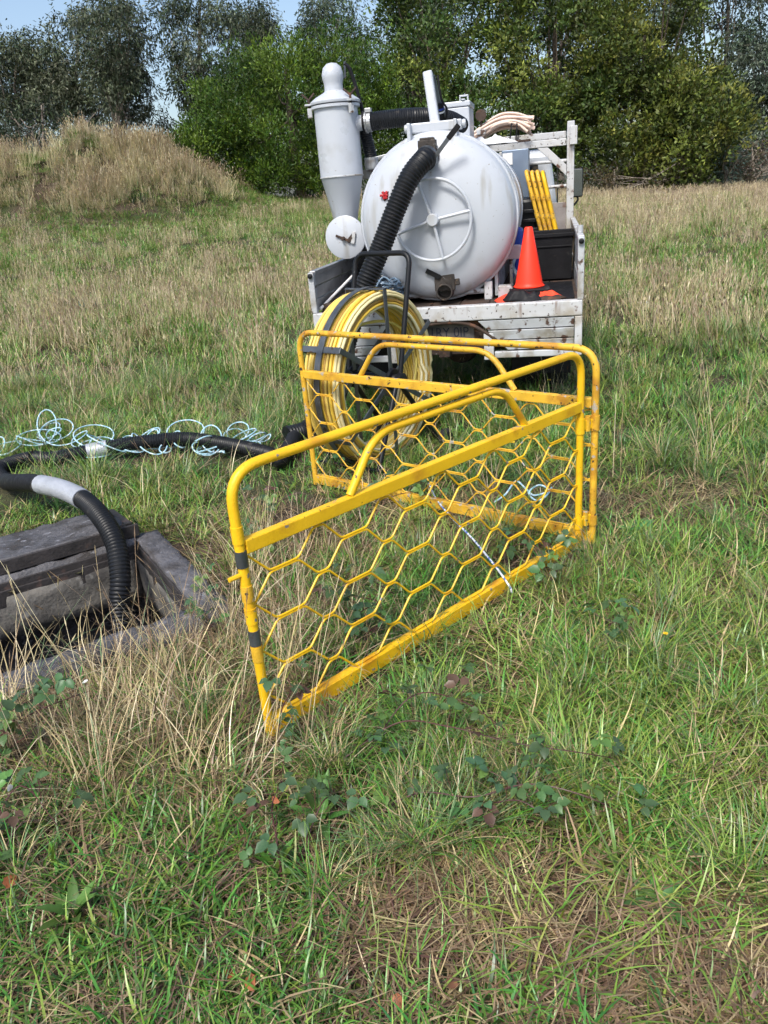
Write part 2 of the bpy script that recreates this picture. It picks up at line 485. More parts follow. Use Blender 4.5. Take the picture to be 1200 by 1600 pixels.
GREENS_BUSH = [(.062, .105, .014), (.09, .14, .017), (.042, .075, .012), (.125, .175, .022)]
GREENS_WATTLE = [(.075, .12, .025), (.115, .165, .032), (.048, .08, .019), (.17, .205, .042), (.062, .10, .025)]
GREENS_GUM = [(.085, .11, .06), (.06, .082, .044), (.12, .145, .09), (.045, .064, .036)]
GREENS_GREY = [(.095, .12, .08), (.07, .095, .06), (.13, .155, .11)]

rgT = np.random.default_rng(21)
# the big dense green bush behind the cyclone
def at_depth(px, py, Y): return aty(px, py, Y)
def px_env(rg, n, x0, x1, ytop, ybot, Y, depth, rmin, rmax, shape=2.2, flat=.8):
    """clusters inside a superellipse outline seen at depth Y"""
    A = at_depth(x0, (ytop + ybot) / 2, Y); B = at_depth(x1, (ytop + ybot) / 2, Y)
    Tp = at_depth((x0 + x1) / 2, ytop, Y); Bt = at_depth((x0 + x1) / 2, ybot, Y)
    c = np.array([(A[0] + B[0]) / 2, Y, (Tp[2] + Bt[2]) / 2]); R = np.array([(B[0] - A[0]) / 2, depth, (Tp[2] - Bt[2]) / 2])
    out = []
    while len(out) < n:
        q = rg.uniform(-1, 1, 3)
        s = (abs(q) ** shape).sum()
        if s > 1 or (s < .25 and rg.random() < .7): continue
        r = rg.uniform(rmin, rmax)
        p = c + q * np.maximum(R - r * .25, .2)
        out.append((*p, r, r, r * flat))
    return out

bc = (px_env(rgT, 125, 300, 625, 42, 318, 31.5, 3.0, .45, .95) + px_env(rgT, 40, 268, 420, 165, 318, 30.8, 1.8, .4, .8)
      + px_env(rgT, 34, 430, 648, 85, 318, 31.2, 2.2, .4, .85))
bx = aty(470, 300, 31.5)
make_tree('dense_bush', 'dense rounded bright green bush rising behind the white cyclone vessel', (bx[0], 31.5, gz(bx[0], 31.5)), bc, 1500, .125, .042,
          GREENS_BUSH, M['bark'], .22, (bx[0], 31.5, gz(bx[0], 31.5) + 4.5), 5, up=.75, shell=.6)

# tall gums at the far left, open crowns with sky between
gums = [(25, 80, 45, -60, 130, 1.0, 'tall thin-leaved gum tree at the far left edge behind the mound'),
        (118, 40, 47, 20, 215, .85, 'gum tree with rounded crown behind the left mound'),
        (180, 10, 44, 130, 245, .55, 'slender gum tree standing behind the highest part of the mound'),
        (310, -50, 46, 238, 392, 1.0, 'tallest dark gum tree, top out of the picture, left of the dense bush'),
        (408, 20, 50, 372, 450, .6, 'pale wispy gum tree showing above the dense bush left side'),
        (520, 0, 52, 460, 590, .7, 'rounded grey-green gum crown rising above the dense bush')]
for i, (px, yt, Y, x0, x1, den, lab) in enumerate(gums):
    rg = np.random.default_rng(100 + i)
    cl = px_env(rg, int(52 * den) + 16, x0, x1, yt - 26, 200, Y, 2.6, .55, 1.2, 2.3, .66) + px_env(rg, int(26 * den) + 8, x0 - 5, x1 + 5, 120, 310, Y, 2.2, .5, 1.1, 2.2, .75)
    g = aty(px, 300, Y); b = (g[0], Y, gz(g[0], Y)); t = aty(px + 4, yt + 25, Y)
    make_tree('gum_tree', lab, b, cl, 480, .20, .062, GREENS_GUM, M['palebark'], .17, (t[0], Y, t[2]), 200 + i, 18, 'gum trees behind the mound', droop=.75, up=0, shell=.35, jit=.2)

# wattles to the right of the truck
wat = [(690, -25, 33, 605, 800, 190, 'olive green wattle tree directly above the lift arm of the truck'),
       (850, -35, 31, 760, 960, 290, 'broad olive wattle tree behind the truck rack, tallest of its row'),
       (1000, -5, 30.5, 890, 1085, 296, 'yellow-green wattle tree just right of the truck mirror'),
       (1070, 110, 29.5, 985, 1140, 296, 'low bushy wattle at the right end of the row'),
       (760, 130, 31.5, 640, 900, 296, 'dark low wattle undergrowth tree behind the truck tank')]
for i, (px, yt, Y, x0, x1, yb, lab) in enumerate(wat):
    rg = np.random.default_rng(300 + i)
    n = int(105 * (x1 - x0) / 200 * (yb - yt) / 300) + 16
    cl = px_env(rg, n, x0 - 8, x1 + 8, yt - (90 if yt < 0 else 10), yb + 12, Y, 2.4, .38, .92, 2.8, .75)
    g = aty(px, 290, Y); b = (g[0], Y, gz(g[0], Y)); t = aty(px + 5, max(yt + 60, 20), Y)
    make_tree('wattle_tree', lab, b, cl, 680, .155, .070, GREENS_WATTLE if i != 4 else GREENS_WATTLE[:1] + GREENS_WATTLE[2:3], M['bark'], .16, (t[0], Y, t[2]), 400 + i, 26,
              'wattle trees behind the truck', up=.35, shell=.45, jit=.22)
far = [(640, -30, 42, 590, 720, 'dark gum tree in the gap between the bush and the wattles'),
       (1010, -60, 44, 940, 1085, 'dark tall gum crown above the wattles on the right'),
       (1120, -60, 43, 1050, 1190, 'grey-green gum tree behind the right end of the wattles'),
       (1200, -40, 40, 1130, 1290, 'grey-green gum tree at the right edge of the picture'),
       (880, -70, 46, 800, 960, 'tall dark gum behind the broad wattle')]
for i, (px, yt, Y, x0, x1, lab) in enumerate(far):
    rg = np.random.default_rng(500 + i)
    cl = px_env(rg, 66, x0, x1, yt - 70, 180, Y, 2.6, .5, 1.1, 2.5, .7) + px_env(rg, 40, x0, x1, 100, 310, Y, 2.0, .5, 1.0, 2.5, .75)
    g = aty(px, 290, Y); b = (g[0], Y, gz(g[0], Y)); t = aty(px + 4, yt + 40, Y)
    make_tree('gum_tree', lab, b, cl, 480, .19, .065, GREENS_GREY if i in (2, 3) else GREENS_GUM, M['palebark'], .17, (t[0], Y, t[2]), 600 + i, 22, 'gum trees behind the wattles', droop=.45, up=0, shell=.4, jit=.2)
# low scrub along the foot of the trees
scr = [(1135, 190, 29, 1105, 1160, 285, [(.13, .19, .15), (.10, .15, .12)], 'small blue-green sapling at the right end of the wattles', 'sapling'),
       (1180, 215, 30, 1110, 1260, 296, [(.10, .085, .055), (.075, .07, .04), (.13, .11, .075)], 'dry brown scrub below the right gum tree', 'shrub'),
       (960, 250, 28.6, 900, 1110, 300, [(.075, .06, .035), (.05, .055, .022), (.10, .08, .045)], 'low brown dead scrub at the foot of the wattles', 'shrub'),
       (235, 205, 29.5, 190, 300, 270, [(.06, .075, .03), (.085, .09, .045)], 'dark bramble mound on top of the grassy bank', 'shrub'),
       (60, 150, 33, -60, 200, 290, [(.05, .062, .033), (.07, .085, .045), (.035, .045, .025)], 'dark shrubs filling the gap behind the left mound', 'shrub')]
for i, (px, yt, Y, x0, x1, yb, cols, lab, nm) in enumerate(scr):
    rg = np.random.default_rng(700 + i)
    n = int(60 * (x1 - x0) / 200 * (yb - yt) / 100) + 8
    cl = px_env(rg, n, x0, x1, yt, yb, Y, 1.2, .22, .5, 2.2, .8)
    g = aty(px, yb, Y); b = (g[0], Y, gz(g[0], Y)); t = aty(px, yt + 15, Y)
    make_tree(nm, lab, b, cl, 420, .15, .05, cols, M['palebark'], .05, (t[0], Y, t[2]), 800 + i, 24, None, nm, up=.3, shell=.35, jit=.22)
# ================================================================ cable pit
def P3(a, b, z): 
    p = pit_xy(a, b); return (p[0], p[1], z)
ROTP = Matrix(((E1[0], E2[0], 0), (E1[1], E2[1], 0), (0, 0, 1)))
def pbox(mb, a0, a1, b0, b1, z0, z1):
    return mb.box(P3((a0 + a1) / 2, (b0 + b1) / 2, (z0 + z1) / 2), (a1 - a0, b1 - b0, z1 - z0), ROTP)
def crumble(o, amp, seed, cut=.035):
    import bmesh
    bm = bmesh.new(); bm.from_mesh(o.data)
    for _ in range(9):
        ed = [e for e in bm.edges if e.calc_length() > cut * 1.6]
        if not ed: break
        bmesh.ops.subdivide_edges(bm, edges=ed, cuts=1, use_grid_fill=True)
    for v in bm.verts:
        x, y, z_ = v.co
        v.co.x += (float(lat_noise(x * 1.0 + z_, y + seed, .06, seed)) - .5) * amp
        v.co.y += (float(lat_noise(x + seed, y - z_, .06, seed + 1)) - .5) * amp
        v.co.z += (float(lat_noise(x - z_ * 2, y + z_, .05, seed + 2)) - .5) * amp
    bm.to_mesh(o.data); bm.free(); o.data.polygons.foreach_set('use_smooth', [True] * len(o.data.polygons)); o.data.update()
    return o
pit = empty('cable_pit', (0, 0, 0))
W_, WB = .125, .055
for a0, a1, b0, b1 in ((0, PIT_L1, 0, W_), (PIT_L1 - W_, PIT_L1, W_ + .004, PIT_L2 - W_), (0, WB, W_ + .004, PIT_L2 - W_), (0, PIT_L1, PIT_L2 - W_ + .004, PIT_L2)):
    mb = MB(); pbox(mb, a0, a1, b0, b1, -.14, PIT_Z); crumble(mb.build('edge_beam', M['darkconc'], pit), .022, int(a1 * 40 + b1 * 17))
# stepped iron rebate inside the edge
for ins, z0, z1, w in ((.001, -.05, .035, .012), (.014, -.09, .0, .014)):
    A0, A1, B0, B1 = WB + ins, PIT_L1 - W_ - ins, W_ + ins, PIT_L2 - W_ - ins
    for a0, a1, b0, b1 in ((A0, A1, B0, B0 + w), (A1 - w, A1, B0 + w, B1), (A0, A0 + w, B0 + w, B1), (A0 + w, A1 - w, B1 - w, B1)):
        mb = MB(); pbox(mb, a0, a1, b0, b1, z0, z1); mb.build('rebate_rail', M['pitrust'], pit, bevel=.003)
# concrete collar under the rim, wider chamber below it
A0, A1, B0, B1 = WB + .03, PIT_L1 - W_ - .03, W_ + .03, PIT_L2 - W_ - .03
for a0, a1, b0, b1 in ((A0, A1, B0 - .028, B0), (A0, A1, B1, B1 + .028), (A0 - .028, A0, B0, B1), (A1, A1 + .028, B0, B1)):
    mb = MB(); pbox(mb, a0, a1, b0, b1, -.26, -.035); crumble(mb.build('collar_wall', M['concrete'], pit), .008, int(a1 * 50 + b1 * 13), .05)
i0 = W_ + .036
c0 = i0 - .32
for a0, a1, b0, b1 in ((c0, PIT_L1 - c0, c0 - .1, c0), (c0, PIT_L1 - c0, PIT_L2 - c0, PIT_L2 - c0 + .1), (c0 - .1, c0, c0, PIT_L2 - c0), (PIT_L1 - c0, PIT_L1 - c0 + .1, c0, PIT_L2 - c0)):
    mb = MB(); pbox(mb, a0, a1, b0, b1, -1.3, -.262); mb.build('chamber_wall', M['darkconc'], pit)
mb = MB(); pbox(mb, c0 - .1, PIT_L1 - c0 + .1, c0 - .1, PIT_L2 - c0 + .1, -1.36, -1.302); mb.build('chamber_floor', M['darkconc'], pit)
for z in (-.5, -.66):
    mb = MB(); mb.tube([P3(i0 + .05, .5, z), P3(i0 + .06, 1.2, z - .02), P3(i0 + .05, PIT_L2 - i0, z)], .028, 8); mb.build('cable', M['blackrub'], pit, smooth=True)
tag(pit, 'open rectangular concrete cable pit with dark stepped rim in the grass', 'pit')
# the lid, dragged back off the opening and lying tilted behind it
lid = empty('concrete_cover', (0, 0, 0))
def tilted(mb, a0, a1, b0, b1, zf, zb, th):
    vs = []
    for (aa, zz) in ((a0, zb), (a1, zf)):
        for b in (b0, b1):
            for t in (0, -th): vs.append(P3(aa, b, zz + t))
    return mb.add(vs, [(0, 1, 3, 2), (4, 6, 7, 5), (0, 4, 5, 1), (2, 3, 7, 6), (0, 2, 6, 4), (1, 5, 7, 3)])
mb = MB(); tilted(mb, -.46, .02, .16, 1.75, .140, .085, .068); crumble(mb.build('slab', M['darkconc'], lid), .016, 5)
mb = MB(); tilted(mb, .0225, .040, .10, 1.78, .136, .136, .068); mb.build('edge_iron', M['pitrust'], lid, bevel=.003)
mb = MB(); tilted(mb, -.45, -.012, .118, .157, .134, .08, .05); mb.build('edge_iron', M['pitrust'], lid, bevel=.003)
tag(lid, 'dark concrete slab cover dragged back behind the open cable pit', 'cover slab')
# ================================================================ yellow two-leaf pit barrier
PH, PW, TR = .95, 1.838, .0168
def panel_meshes(W=PW, H=PH):
    """a panel in its own frame: x along the width from the free post (0) to the hinge (W), z up, y thickness"""
    D = {}
    mb = MB(); mb.tube(rounded([(0, 0, .0), (0, 0, H), (W, 0, H), (W, 0, .0)], .115, 8), TR, 12); D['frame'] = mb
    mid = H - .235
    mb = MB(); hx0, hx1 = W * .30, W * .72
    mb.tube(rounded([(hx0 - .10, 0, mid + .012), (hx0 + .035, 0, H - .040), (hx1 - .035, 0, H - .040), (hx1 + .10, 0, mid + .012)], .09, 6), .0148, 10); D['handle'] = mb
    mb = MB(); mb.box((W / 2, 0, mid - .012), (W - 2 * TR + .004, .032, .047)); D['mid'] = mb
    mb = MB(); mb.box((W / 2 + .0, -.012, .037), (W + .02, .006, .056)); mb.box((W / 2, .0065, .062), (W - .04, .030, .006)); D['bottom'] = mb
    # hexagonal wires: each runs the full width, bent down and up, and touches its neighbours along the flats
    zt, zb = mid - .043, .066; nrow = 7; dz = (zt - zb) / nrow
    pitch = .302; sh, lo = .045, .115; dx = (pitch - sh - lo) / 2
    wires = []
    for k in range(nrow):
        z1 = zt - k * dz - .0040; z0 = zt - (k + 1) * dz + .0040
        if k % 2 == 0: up, dn, ph = sh, lo, 0.0
        else: up, dn, ph = lo, sh, pitch / 2
        pts = []; x = -pitch + ph - up / 2
        while x < W + pitch:
            pts += [(x, z1), (x + up, z1), (x + up + dx, z0), (x + up + dx + dn, z0)]; x += pitch
        # clip to the posts
        out = []
        for (xa, za), (xb, zb_) in zip(pts[:-1], pts[1:]):
            if xb < TR or xa > W - TR: continue
            f = lambda X: za + (zb_ - za) * (X - xa) / (xb - xa)
            if xa < TR: out.append((TR, f(TR)))
            elif not out: out.append((xa, za))
            if xb > W - TR: out.append((W - TR, f(W - TR)))
            else: out.append((xb, zb_))
        mb = MB(); P = rounded([(a, 0, b) for a, b in out], .012, 2); mb.tube(P, .0041, 6); wires.append(mb)
    D['wires'] = wires
    return D
PAN = panel_meshes()
def place_panel(parent, A, B, m, hinge_end=True, flip=1):
    A = np.array(A); B = np.array(B); d = (B - A) / np.linalg.norm(B - A)
    ang = math.atan2(d[1], d[0])
    fr = PAN['frame'].build('panel_frame', m, parent, smooth=True)
    fr.location = (A[0], A[1], terr0(A) ); fr.rotation_euler = (0, 0, ang)
    PAN['handle'].build('handle', m, fr, smooth=True)
    PAN['mid'].build('mid_rail', m, fr, bevel=.004)
    b = PAN['bottom'].build('bottom_rail', m, fr, bevel=.0015)
    for w in PAN['wires']: w.build('mesh_wire', m, fr, smooth=True)
    # hinge sleeves
    for z0, z1 in ((.575, .645), (.10, .15)):
        mb = MB(); mb.lathe([(.0220, z0), (.0220, z1)], (PW, 0, 0), (0, 0, 1), 12); mb.build('hinge_sleeve', m, fr, smooth=True)
    return fr
def terr0(p): return 0.0
barrier = empty('pit_barrier', (0, 0, 0))
FA, FB = (-.447, 2.130), (.925, 3.353)
BA, BB = (-.411, 4.560), (1.001, 3.386)
pf = place_panel(barrier, FA, FB, M['yellow']); pb = place_panel(barrier, BA, BB, M['yellow_worn'])
# collars on the free post of the near leaf
for z in (.30, .36, .44, .52, .64, .72):
    mb = MB(); mb.lathe([(.0198, z), (.0198, z + .055)], (0, 0, 0), (0, 0, 1), 12); mb.build('post_collar', M['yellow_worn'] if z in (.30, .52) else M['steel'] if z in (.36, .64) else M['yellow'], pf, smooth=True)
mb = MB(); mb.tube([(-.012, 0, .615), (-.055, .0, .615)], .008, 8); mb.build('locking_pin', M['yellow'], pf, smooth=True)
mb = MB(); mb.tube([(0, 0, -.045), (0, 0, .0)], .013, 8); mb.build('post_foot', M['steel'], pf, smooth=True)
# hinge strap between the leaves
for z in (.59, .115):
    mb = MB(); mb.bar((FB[0], FB[1], z + .02), (BB[0], BB[1], z + .02), .016, .045); mb.build('hinge_strap', M['yellow'], barrier, bevel=.003)
    mb = MB(); mid_ = ((FB[0] + BB[0]) / 2, (FB[1] + BB[1]) / 2, 0); mb.lathe([(.014, z - .01), (.014, z + .06)], mid_, (0, 0, 1), 10); mb.build('hinge_pin', M['yellow_worn'], barrier, smooth=True)
tag(barrier, 'yellow two-leaf folding pit barrier with hexagonal mesh standing open in the grass', 'barrier')
# ================================================================ vacuum truck, in its own frame: x right, y forward from the tail, z up
TYAW = radians(13.4)
TO = np.array([.555, 5.697, 0.0])
tf = np.array([sin(TYAW), cos(TYAW), 0]); tr_ = np.array([cos(TYAW), -sin(TYAW), 0])
def T(x, y, v):
    d = ray(x, y); s = (v - (CAM - TO) @ tf) / (d @ tf); p = CAM + d * s; q = p - TO
    return (float(q @ tr_), float(q @ tf), float(p[2]))
def TX(u, v, z): return TO + tr_ * u + tf * v + np.array([0, 0, z])
truck = empty('vacuum_truck', tuple(TO), -TYAW)
tag(truck, 'white vacuum tanker truck with rusty open tray seen from behind', 'truck')
def tb(name, m, boxes, parent=None, bevel=.006):
    mb = MB()
    for b in boxes: mb.box(((b[0] + b[1]) / 2, (b[2] + b[3]) / 2, (b[4] + b[5]) / 2), (b[1] - b[0], b[3] - b[2], b[5] - b[4]))
    return mb.build(name, M[m], parent or truck, bevel=bevel)
HW = .98
# ---- chassis, axle, wheels
tb('chassis_rail', 'rust', [(-.45, -.37, .12, 4.9, .56, .74)]); tb('chassis_rail', 'rust', [(.37, .45, .12, 4.9, .56, .74)])
for v in (.1, .9, 1.8, 2.6): tb('cross_member', 'rust', [(-.96, .96, v, v + .08, .742, .796)])
tb('rear_axle', 'rust', [(-.6, .6, 1.05, 1.17, .33, .45)])
mb = MB(); mb.lathe([(.02, -.16), (.13, -.12), (.16, 0), (.13, .12), (.02, .16)], (0, 1.05, .38), (0, 1, 0), 16); mb.build('differential', M['rust'], truck, smooth=True)
def wheel(u, v):
    s = 1 if u > 0 else -1
    mb = MB(); mb.lathe([(.22, -.10), (.35, -.105), (.38, -.075), (.385, 0), (.38, .075), (.35, .105), (.22, .10)], (u, v, .385), (s, 0, 0), 28)
    w = mb.build('tyre', M['tyre'], truck, smooth=True)
    mb = MB(); mb.lathe([(.05, .05), (.1, .05), (.12, .02), (.2, .02), (.225, .09), (.225, -.09)], (u, v, .385), (s, 0, 0), 24); mb.build('rim', M['white_dirty'], w, smooth=True)
for u in (-.80, -.56, .56, .80): wheel(u, 1.1)
for u in (-.78, .78): wheel(u, 4.05)
# ---- tray deck
for k in range(9):       # deck planks running forward
    u0 = -HW + .012 + k * (2 * HW - .024) / 9
    tb('deck_plank', 'rust', [(u0, u0 + (2 * HW - .024) / 9 - .006, .05, 2.78, .80, .852)], bevel=.004)
tb('tail_beam', 'white_rusty', [(-HW, HW, -.03, .046, .756, .862)], bevel=.008)
# corrugated tail boards either side of the plate recess
def board(u0, u1, cut, side):
    n = 3; z0, z1 = .528, .752; h = (z1 - z0) / n
    for k in range(n):
        zb, zt = z0 + k * h + .003, z0 + (k + 1) * h - .003
        c = cut * (1 - ((zt - z0) / (z1 - z0)) ** 2) * 0
        ui = u0 if side > 0 else u1
        lo, hi = (u0 + cut * (1 - k / 2.2), u1) if side > 0 else (u0, u1 - cut * (1 - k / 2.2))
        lo2, hi2 = (lo - cut * .42, hi) if side > 0 else (lo, hi + cut * .42)
        mb = MB()
        vs = []
        for vv in (-.022, .0):
            vs += [(lo, vv, zb), (hi, vv, zb), (hi2, vv, zt), (lo2, vv, zt)]
        vs[0] = (lo, -.008, zb); vs[1] = (hi, -.008, zb)      # each board leans out at its top like a pressed rib
        mb.add(vs, [(0, 1, 2, 3), (7, 6, 5, 4), (0, 4, 5, 1), (1, 5, 6, 2), (2, 6, 7, 3), (3, 7, 4, 0)])
        mb.build('tail_board', M['white_dirty'], truck, bevel=.004)
board(.30, .925, .16, 1); board(-.925, -.38, .14, -1)
for s in (-1, 1): tb('tail_post', 'white_rusty', [(s * .955 - .026, s * .955 + .026, -.028, .03, .478, .753)])
tb('bottom_rail', 'white_dirty', [(.365, .925, -.02, .02, .476, .522)]); tb('bottom_rail', 'white_dirty', [(-.925, -.42, -.02, .02, .476, .522)])
tb('lamp_bracket', 'white_rusty', [(.288, .36, -.02, .03, .465, .66)]); tb('lamp_bracket', 'white_rusty', [(-.415, -.35, -.02, .03, .465, .66)])
mb = MB(); mb.tube(spline([(-.44, -.012, .60), (-.30, -.012, .70), (-.05, -.012, .745), (.16, -.012, .735), (.30, -.012, .665), (.41, -.012, .575)], 6), .013, 8); mb.build('recess_edge', M['rust'], truck, smooth=True)
tb('recess_back', 'rust', [(-.345, .28, .05, .07, .50, .75)])
pl = tb('number_plate', 'plate', [(-.155, .215, .0395, .0475, .60, .725)], bevel=.003)
cu = bpy.data.curves.new('plate_text', 'FONT'); cu.body = '1RY 0IP'; cu.size = .098; cu.extrude = .0015; cu.align_x = 'CENTER'; cu.align_y = 'CENTER'
cu.materials.append(M['ink'])
tx0 = bpy.data.objects.new('plate_text_source', cu); COL.objects.link(tx0)
tme = bpy.data.meshes.new_from_object(tx0.evaluated_get(bpy.context.evaluated_depsgraph_get()))
bpy.data.objects.remove(tx0)
tx = link('plate_text', tme, pl); tx.location = (.03, .0377, .664); tx.rotation_euler = (pi / 2, 0, 0); tx.scale = (.92, 1.05, 1)
tb('mudflap', 'blackrub', [(-.92, -.45, .62, .64, .2, .74)]); tb('mudflap', 'blackrub', [(.45, .92, .62, .64, .2, .74)])
tb('tow_hitch', 'rust', [(-.04, .04, -.05, .3, .50, .56)])
# ---- side gates
def gate(s, zt):
    u = s * .965; n = 3; z0 = .868; h = (zt - z0) / n
    fr = tb('side_gate_post', 'white_dirty', [(u - .022, u + .022, -.025, .03, .864, zt + .012)])
    tb('side_gate_post', 'white_dirty', [(u - .02, u + .02, 2.70, 2.745, .864, zt + .01)])
    for k in range(n):
        mb = MB(); mb.box((u, 1.365, z0 + (k + .5) * h), (.02 if k % 2 else .028, 2.66, h - .006)); mb.build('gate_board', M['alu'] if s < 0 else M['white_dirty'], fr, bevel=.004)
    mb = MB(); mb.bar((u, .032, zt + .004), (u, 2.698, zt + .004), .045, .03); mb.build('gate_rail', M['alu'] if s < 0 else M['white_rusty'], fr, bevel=.005)
    mb = MB(); mb.lathe([(.018, 0), (.018, .02), (.008, .024)], (u, -.026, zt - .012), (0, -1, 0), 12); mb.build('latch', M['blackpaint'], fr, smooth=True)
    return fr
gate(-1, 1.145); gate(1, 1.262)
mb = MB(); mb.lathe([(.022, 0), (.022, .05)], (.965, .3, 1.283), (0, 0, 1), 10); mb.build('gate_pin', M['white_dirty'], truck, smooth=True)
# ---- headboard rack
HV = 2.8
hb = tb('headboard_post', 'white_rusty', [(.905, .975, HV, HV + .07, .862, 2.145)])
tb('headboard_post', 'white_rusty', [(-.975, -.905, HV, HV + .07, .862, 1.93)]); tb('headboard_post', 'white_rusty', [(.25, .31, HV, HV + .06, .862, 1.93)])
tb('headboard_cap', 'white_rusty', [(.93, 1.0, HV - .05, HV - .004, 1.935, 2.10)])
tb('rack_bar', 'white_rusty', [(-.9, .90, HV + .004, HV + .06, 1.935, 2.0)])
tb('rack_bar', 'white_rusty', [(.0, .90, HV + .5, HV + .56, 2.02, 2.085)])
tb('rack_bar', 'white_rusty', [(.905, .965, HV + .074, HV + .6, 2.02, 2.08)])
mb = MB(); mb.add([(.62, HV + .01, 1.932), (.72, HV + .01, 1.932), (.902, HV + .01, 1.76), (.902, HV + .01, 1.66), (.62, HV + .03, 1.932), (.72, HV + .03, 1.932), (.902, HV + .03, 1.76), (.902, HV + .03, 1.66)],
                  [(0, 3, 2, 1), (4, 5, 6, 7), (0, 4, 7, 3), (1, 2, 6, 5), (2, 3, 7, 6), (0, 1, 5, 4)]); mb.build('gusset_plate', M['white_rusty'], truck, bevel=.004)
for z in (1.80, 1.57):
    mb = MB(); mb.tube([(.313, HV + .03, z), (.902, HV + .03, z)], .016, 10); mb.build('rack_rail', M['white_rusty'], truck, smooth=True)
cp = tb('chequer_plate', 'chequer', [(.313, .902, HV + .02, HV + .03, .87, 1.42)], bevel=.002)
# raised lozenges
mb = MB(); k = 0
for iz in range(20):
    for iu in range(22):
        c = Vector((.33 + iu * .026, HV + .0185, .885 + iz * .026)); a = pi / 4 if (iu + iz) % 2 else -pi / 4
        mb.box(c, (.022, .004, .007), Matrix.Rotation(a, 3, 'Y'))
lz = mb.build('lozenge_pattern', M['chequer'], cp); lz['kind'] = 'stuff'
tb('tool_cabinet', 'bluegrey', [(.30, .55, 2.35, 2.74, 1.50, 1.925)])
tb('sticker', 'paper', [(.31, .40, 2.343, 2.347, 1.80, 1.90)], bevel=0)
# ---- cab
cab = MB()
sec = [(-.86, 3.30), (-.86, 4.75), (.82, 4.75), (.82, 3.30)]
vs = []
for z, ins, fr_ in ((.62, 0, 0), (1.35, 0, .0), (1.86, .07, .28), (1.94, .16, .42)):
    for (u, v) in sec: vs.append((u - math.copysign(ins, u), v - (fr_ if v > 4 else -ins * .4), z))
fs = [(3, 2, 1, 0), (12, 13, 14, 15)]
for i in range(3):
    for k in range(4): fs.append((i * 4 + k, i * 4 + (k + 1) % 4, i * 4 + 4 + (k + 1) % 4, i * 4 + 4 + k))
cab.add(vs, fs); cabo = cab.build('cab', M['white'], truck, bevel=.05, seg=3)
tb('rear_window', 'glass', [(-.55, .62, 3.272, 3.29, 1.42, 1.80)], cabo, bevel=.004)
tb('side_window', 'glass', [(.812, .826, 3.55, 4.4, 1.36, 1.76)], cabo, bevel=.004); tb('side_window', 'glass', [(-.866, -.852, 3.55, 4.4, 1.36, 1.76)], cabo, bevel=.004)
tb('windscreen', 'glass', [(-.7, .66, 4.56, 4.60, 1.40, 1.78)], cabo, bevel=.004)
mir = tb('side_mirror', 'blackpaint', [(.99, 1.11, 4.2, 4.26, 1.42, 1.73)], bevel=.02)
tb('mirror_glass', 'mirror', [(1.0, 1.10, 4.193, 4.199, 1.435, 1.715)], mir, bevel=.001)
mb = MB(); mb.tube(spline([(.82, 4.35, 1.30), (.97, 4.25, 1.32), (1.05, 4.24, 1.38), (1.05, 4.235, 1.425)], 5), .012, 8); mb.build('mirror_arm', M['blackpaint'], truck, smooth=True)
# ---- tank
TU, TZ, RAD = -.049, 1.446, .56
prof = [(RAD, 2.2), (RAD, .385)]
mb = MB(); mb.lathe([(.0, 2.38), (.3, 2.35), (.48, 2.28), (.55, 2.2), (RAD, 2.14), (RAD, 1.5), (RAD, .8), (RAD, .388)], (TU, 0, TZ), (0, 1, 0), 72)
tank = mb.build('tank', M['white'], truck, smooth=True)
mb = MB(); mb.lathe([(RAD + .002, .384), (.584, .382), (.588, .372), (.588, .342), (.582, .332), (.571, .329)], (TU, 0, TZ), (0, 1, 0), 72); mb.build('door_flange', M['white'], tank, smooth=True)
dome = [(.570, .327), (.566, .315)]
for k in range(1, 15):
    a = k / 14 * pi / 2
    dome.append((.562 * cos(a) ** .85 if k < 14 else 0, .30 - .17 * sin(a)))
mb = MB(); mb.lathe(dome, (TU, 0, TZ), (0, 1, 0), 72); door = mb.build('tank_door', M['white'], truck, smooth=True)
# seams round the shell
for v in (.95, 1.6):
    mb = MB(); mb.lathe([(RAD - .004, v - .03), (RAD + .008, v - .028), (RAD + .008, v + .028), (RAD - .004, v + .03)], (TU, 0, TZ), (0, 1, 0), 72); mb.build('tank_band', M['white'], tank, smooth=True)
# handwheel: ring, hub, four spokes
hc = Vector(T(676, 344, .085)); hr = .272
mb = MB(); mb.tube([hc + Vector((hr * cos(a), .0, hr * sin(a))) for a in np.linspace(0, 2 * pi, 49)[:-1]], .0115, 8, closed=True); hwheel = mb.build('handwheel', M['white'], truck, smooth=True)
mb = MB(); mb.lathe([(.043, .05), (.043, -.018), (.036, -.024)], hc, (0, 1, 0), 20); mb.build('hub', M['white'], hwheel, smooth=True)
for px, py in ((652, 285), (731, 330), (692, 404), (618, 367)):
    e = Vector(T(px, py, .085)) - hc; e.y = 0; e.normalize()
    mb = MB(); mb.tube([hc + e * .03, hc + e * (hr - .004)], .0115, 8); mb.build('spoke', M['white'], hwheel, smooth=True)
# upper knife valve, lever, hose stub
vc = Vector(T(668, 236, .13))
mb = MB(); mb.box(vc + Vector((-.002, .02, .035)), (.125, .07, .07)); mb.box(vc + Vector((-.002, .02, .075)), (.10, .06, .02)); mb.lathe([(.062, 0), (.062, .045), (.075, .05), (.075, .13)], vc + Vector((0, -.03, -.03)), (0, 1, 0), 20)
valve = mb.build('inlet_valve', M['valve'], truck, bevel=.006)
a_ = Vector(T(672, 255, .06)); b_ = Vector(T(700, 217, .04)); c_ = Vector(T(717, 195, .03))
mb = MB(); mb.bar(a_, b_, .028, .01, (0, 1, 0)); mb.build('valve_lever', M['steel'], valve, bevel=.002)
mb = MB(); mb.bar(b_, c_, .036, .016, (0, 1, 0)); mb.build('lever_grip', M['blackrub'], valve, bevel=.005)
